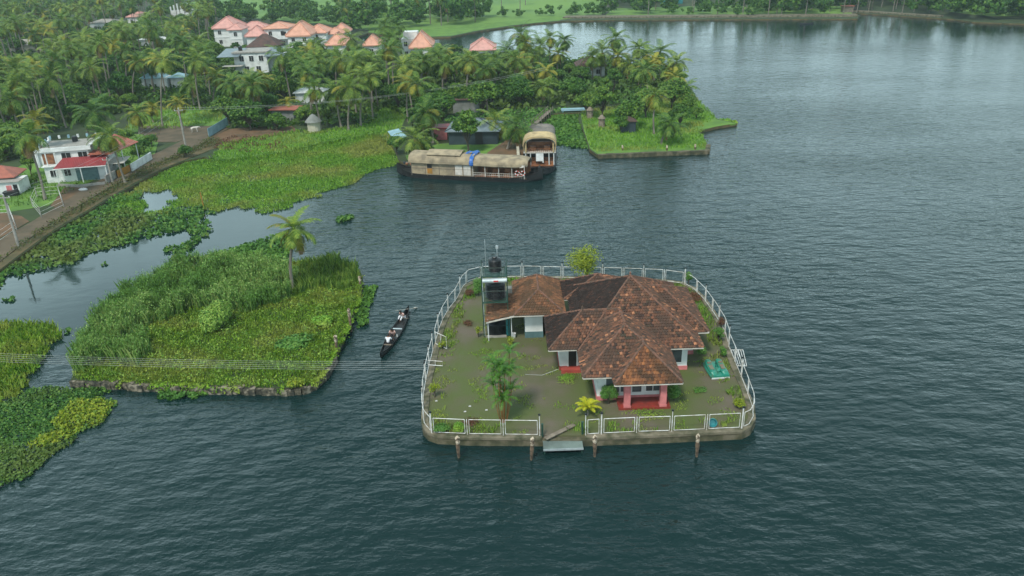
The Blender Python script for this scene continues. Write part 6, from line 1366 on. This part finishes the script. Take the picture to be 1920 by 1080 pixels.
vp(617, 648, 118, 84, 62, 'front villa with large orange roof below the narrow peak', dp=9, roofmat='orangeroof')
vp(686, 710, 112, 85, 66, 'small white villa with orange roof in the gap before the water', dp=7, roofmat='orangeroof')
vp(772, 808, 118, 89, 60, 'last large villa with bright orange pyramid roof and stepped terrace', dp=10, roofmat='orangeroof', parts='b')
g = P(755, 112, .45); t = thing('terrace_block', 'white stepped terrace block joined left of the last large villa', 'building', g); bx(t, 'wall', 'whitewall', ((0, 0, 0), (4.5, 6, 5.5)), ((.6, 1, 5.5), (4.5, 5, 7.2))); winrow(t, (1.2, 3.2), 0, 1, 2.2); winrow(t, (1.2, 3.2), 0, 3.6, 4.8)
vp(884, 928, 112, 94, 72, 'white villa with small pink roof against the lake', dp=9)
vp(242, 268, 50, 32, 22, 'small far house with red roof deep in the upper left grove', dp=9)
g = P(418, 142, .45); t = thing('flat_roofed_house', 'white flat-roofed house with grey sheet canopies in the grove', 'house', g)
s_ = (P(528, 142, .45).x-g.x)/16.
bx(t, 'wall', 'whitewall', ((3.5, 0, 0), (12, 8, 5.4))); bx(t, 'flat_roof', 'concrete', ((3.2, -.3, 5.401), (12.3, 8.3, 5.7))); m_ = MB()
for x0, x1, y0, z0, z1 in ((0, 5.5, -2.5, 4.9, 5.2), (11.6, 16, -1.5, 4.6, 5.2)): V = [(x0, y0, z0), (x1, y0, z0), (x1, 6, z1+.8), (x0, 6, z1+.8)]; m_.add(V, [(0, 1, 2, 3)]); m_.add([(x, y, z-.08) for x, y, z in V], [(3, 2, 1, 0)])
m_.build('sheet_canopy', MT['bluesheet'], t); winrow(t, (5.5, 8.0, 10.5), 0, 3.4, 4.7, 1.1); winrow(t, (6.5, 9.5), 0, .9, 2.1, 1.1); bx(t, 'lower_canopy', 'canvas', ((1, -2.5, 2.5), (6, -.01, 2.62))); bx(t, 'side_block', 'whitewall', ((12.01, 2, 0), (15.5, 8, 4.4)))
m_ = MB(); m_.lathe([(.5, 0), (.52, .9), (.3, 1.1)], n=12); tag(m_.build('water_tank', MT['black'], loc=g+Vector((4.6, 3, 5.7))), 'black tank on the roof of the white flat-roofed house', 'water tank')
g = P(466, 108, .45); t = thing('brown_roofed_house', 'house with a dark brown hipped roof below the villas', 'house', g); bx(t, 'wall', 'greywall', ((0, 0, 0), (9, 8, 3))); m_ = MB(); hiproof(m_, 0, 9, 0, 8, 3.02, 3.2); m_.build('roof', MT['brownroof'], t)
g = P(268, 168, .45); t = thing('light_blue_roof_hut', 'hut with a pale blue sheet roof in the left grove', 'hut', g); bx(t, 'wall', 'whitewall', ((0, 0, 0), (6, 4, 2.6)), ((6.5, 1, 0), (10, 4, 2.4))); m_ = MB(); hiproof(m_, 0, 5, 0, 4, 2.62, 1.3); hiproof(m_, 6.5, 10, 1, 4, 2.42, .9); m_.build('roof', MT['bluefence'], t)
g = P(322, 34, .45); t = thing('white_ruin', 'white unfinished concrete house far behind the grove', 'building', g); bx(t, 'wall', 'whitewall', ((0, 0, 0), (9, 7, 3.2)), *[((i*1.6, 0, 3.2), (.5+i*1.6, .5, 5.0+(i % 3)*.6)) for i in range(6)])
g = P(172, 60, .45); t = thing('pale_house', 'pale grey-roofed house far in the upper left grove', 'house', g); bx(t, 'wall', 'whitewall', ((0, 0, 0), (11, 7, 3.4))); m_ = MB(); hiproof(m_, 0, 11, 0, 7, 3.42, 1.2); m_.build('roof', MT['concrete'], t); winrow(t, (2, 5.5, 9), 0, 1, 2.2)
g = P(22, 104, .45); t = thing('pale_roofed_shed', 'pale brown-roofed shed at the left edge of the grove', 'shed', g); bx(t, 'wall', 'cream', ((0, 0, 0), (12, 6, 3))); m_ = MB(); hiproof(m_, 0, 12, 0, 6, 3.02, 1.6); m_.build('roof', MT['concrete'], t)
g = P(262, 90, .45); t = thing('white_shed', 'small white-roofed shed in the middle of the left grove', 'shed', g); bx(t, 'wall', 'whitewall', ((0, 0, 0), (5, 4, 2.6)), ((7, 0, 0), (9.5, 4, 2.6))); m_ = MB(); hiproof(m_, 0, 9.5, 0, 4, 2.62, .6); m_.build('roof', MT['white'], t)
g = P(556, 198, .45); t = thing('white_shed', 'white shed half hidden above the round thatched hut', 'shed', g); bx(t, 'wall', 'whitewall', ((0, 0, 0), (6, 4, 2.6))); m_ = MB(); hiproof(m_, 0, 6, 0, 4, 2.62, .8); m_.build('roof', MT['white'], t)
g = P(1085, 148, .45); t = thing('dark_roofed_house', 'house with dark hipped roof between the peninsula palms', 'house', g); bx(t, 'wall', 'whitewall', ((0, 0, 0), (6, 6, 2.8))); m_ = MB(); hiproof(m_, 0, 6, 0, 6, 2.82, 2.0, .6); m_.build('roof', MT['brownroof'], t); winrow(t, (1.5, 4.5), 0, 1, 2)
g = P(850, 212, .45); t = thing('grey_hut', 'grey flat hut behind the dark metal-roofed shed', 'hut', g); bx(t, 'wall', 'greywall', ((0, 0, 0), (5, 4, 2.4))); bx(t, 'roof', 'brownroof', ((-.3, -.3, 2.401), (5.3, 4.3, 2.55)))
g = P(1582, 24, .45); t = thing('pump_house', 'small brown hut at the corner of the far embankment', 'building', g); bx(t, 'wall', 'wood', ((0, 0, 0), (3.5, 3, 2.2))); bx(t, 'roof', 'rustsheet', ((-.3, -.3, 2.201), (3.8, 3.3, 2.4)))
g = P(1242, 8, .45); t = thing('teal_shed', 'far teal-walled shed among the distant trees', 'shed', g); bx(t, 'wall', 'teal', ((0, 0, 0), (9, 6, 4))); bx(t, 'roof', 'white', ((-.5, -.5, 4.001), (9.5, 6.5, 4.3)))

# ---- power poles and lines
def pole(px, py, top, label, ang=0.):
    p = P(px, py, .45); h = hz(p.x, p.y, top)-.45; t = thing('power_pole', label, 'power pole', p, ang); m_ = MB(); m_.tube([(0, 0, -.3), (0, 0, h)], [.16, .10], 6); m_.build('shaft', MT['concrete'], t); m_ = MB(); m_.box((-.7, -.05, h-.35), (.7, .05, h-.25)); m_.build('crossarm', MT['concrete'], t)
    m_ = MB()
    for x in (-.6, 0, .6): m_.lathe([(.04, 0), (.06, .08), (.03, .14)], (x, 0, h-.25 if x else h), 6)
    m_.build('insulator', MT['white'], t); return p+Vector((0, 0, h-.1))
t1 = pole(35, 462, 366, 'pale concrete power pole at the left edge of the dirt road')
t2 = pole(351, 288, 204, 'pale concrete power pole at the road bend')
t3 = pole(305, 240, 196, 'small distant pole on the meadow crossroad') if False else None
t4 = pole(211, 342, 296, 'short pale pole by the garden gate of the two-storey house')
def wires(A_, B_, n, sep, sag, label, r=.02, dz=0):
    for i in range(n):
        a, b = Vector(A_), Vector(B_); d = (b-a); nn = Vector((-d.y, d.x, 0)).normalized()*sep*(i-(n-1)/2)+Vector((0, 0, dz*i)); pts = [a+nn+d*t_-Vector((0, 0, sag*4*t_*(1-t_)*(1+.12*i))) for t_ in [k/16 for k in range(17)]]
        o = pts[0].copy(); m_ = MB(); m_.tube([p-o for p in pts], r, 4, cap=False); tag(m_.build('power_line', MT['wire'], loc=o), label+((', lower one', ', upper one')[i] if n == 2 else (', lowest strand', ', second strand from below', ', middle strand', ', second strand from above', ', highest strand')[i]), 'power line', label.replace('power line', 'power lines') if n > 1 else None)
b = P(817, 641, zf); A_ = P(-140, 667, 3.2); B_ = P(803, 688, 1.4)
wires(A_, B_, 5, .22, .25, 'pale power line low across the overgrown island', r=.006, dz=.07)
wires(t2, t2+Vector((60, 18, 1.5)), 2, .6, 1.6, 'thin power line from the road bend pole to the right', dz=.25, r=.012)
wires(t1, t2, 2, .8, 1.2, 'thin power line strung between the two road poles', dz=.25, r=.010)
m_ = MB(); b0 = P(985, 702, ZI+.9); b1 = P(1047, 692, ZI+1.2); o = b0.copy(); m_.tube([(0, 0, 0), (b1-b0)*.5-Vector((0, 0, .3)), b1-b0], .012, 4); tag(m_.build('cable', MT['wire'], loc=o), 'thin pale cable from the yard to the west wing of the house', 'cable')
m_ = MB(); p = P(382, 388, .1); m_.tube([(0, 0, 0), (-.1, 0, 2.0)], .07, 6); tag(m_.build('stake', MT['coconut'], loc=p), 'yellow stake standing in the swamp grass', 'stake')
# cows / white goats and scraps on the land
def cow(px, py, label, rz, s=1.):
    t = thing('cow', label, 'cow', P(px, py, .5), rz); s *= .8; me = D.meshes.new('body'); J = [((0, 0, 1.05), .27), ((.55, 0, 1.08), .26), ((-.6, 0, 1.05), .25), ((.85, 0, 1.2), .17), ((1.1, 0, 1.15), .13), ((1.35, 0, .95), .08)]; Eg = [(0, 1), (0, 2), (1, 3), (3, 4), (4, 5)]
    for x, y in ((.5, .16), (.5, -.16), (-.6, .16), (-.6, -.16)):
        b = len(J); J += [((x, y, .85), .12), ((x+(.03 if x > 0 else .08), y, .5), .07), ((x-(0 if x > 0 else .06), y, .04), .05)]; Eg += [(1 if x > 0 else 2, b), (b, b+1), (b+1, b+2)]
    b = len(J); J += [((-.88, 0, 1.05), .04), ((-.95, 0, .5), .025)]; Eg += [(2, b), (b, b+1)]
    me.from_pydata([tuple(c*s for c in p) for p, _ in J], Eg, []); bm = bmesh.new(); bm.from_mesh(me); bm.verts.layers.skin.verify(); bm.to_mesh(me); bm.free()
    for i, (_, r) in enumerate(J): me.skin_vertices[0].data[i].radius = (r*s, r*s); me.skin_vertices[0].data[i].use_root = i == 0
    me.materials.append(MT['canvas']); o = D.objects.new('body', me); C.objects.link(o); o.parent = t; o.modifiers.new('skin', 'SKIN').use_smooth_shade = True; sb = o.modifiers.new('sub', 'SUBSURF'); sb.levels = 1; sb.render_levels = 1
    m_ = MB()
    for q in (-1, 1): m_.tube([(1.12*s, q*.1*s, 1.27*s), (1.12*s, q*.2*s, 1.42*s)], [.03*s, .01*s], 5)
    m_.build('horns', MT['wood'], t); m_ = MB()
    for q in (-1, 1): m_.tube([(1.05*s, q*.12*s, 1.2*s), (1.0*s, q*.27*s, 1.16*s)], [.05*s, .02*s], 5)
    m_.build('ears', MT['canvas'], t)
cow(366, 248, 'pale cow standing beside the dirt road crossing', R(10))
m_ = MB(); m_.lathe([(.35, 0), (.42, .15), (.3, .32), (.08, .38)], n=10); m_.v = [(x*1.6, y*.8, z*random.uniform(.8, 1.1)) for x, y, z in m_.v]; tag(m_.build('sack', MT['litter'], loc=P(156, 357, .5)), 'white sack lying on the red earth before the two-storey house', 'sack')

# ---- haze: thin even air over the whole scene
m = D.materials.new('haze_air'); m.use_nodes = True; n_ = m.node_tree.nodes; n_.clear(); ou = n_.new('ShaderNodeOutputMaterial'); pv = n_.new('ShaderNodeVolumePrincipled')
pv.inputs['Color'].default_value = (.80, .92, 1.0, 1); pv.inputs['Density'].default_value = .0002; pv.inputs['Anisotropy'].default_value = .2; m.node_tree.links.new(pv.outputs[0], ou.inputs['Volume'])
mb = MB(); mb.box((-3100, -80, -3.6), (3100, 2600, 34.)); tag(mb.build('haze', m), 'thin bluish haze in the air', kind='stuff')
SC.cycles.volume_bounces = 1; SC.cycles.volume_step_rate = 8; SC.cycles.max_bounces = 6; SC.cycles.transparent_max_bounces = 8
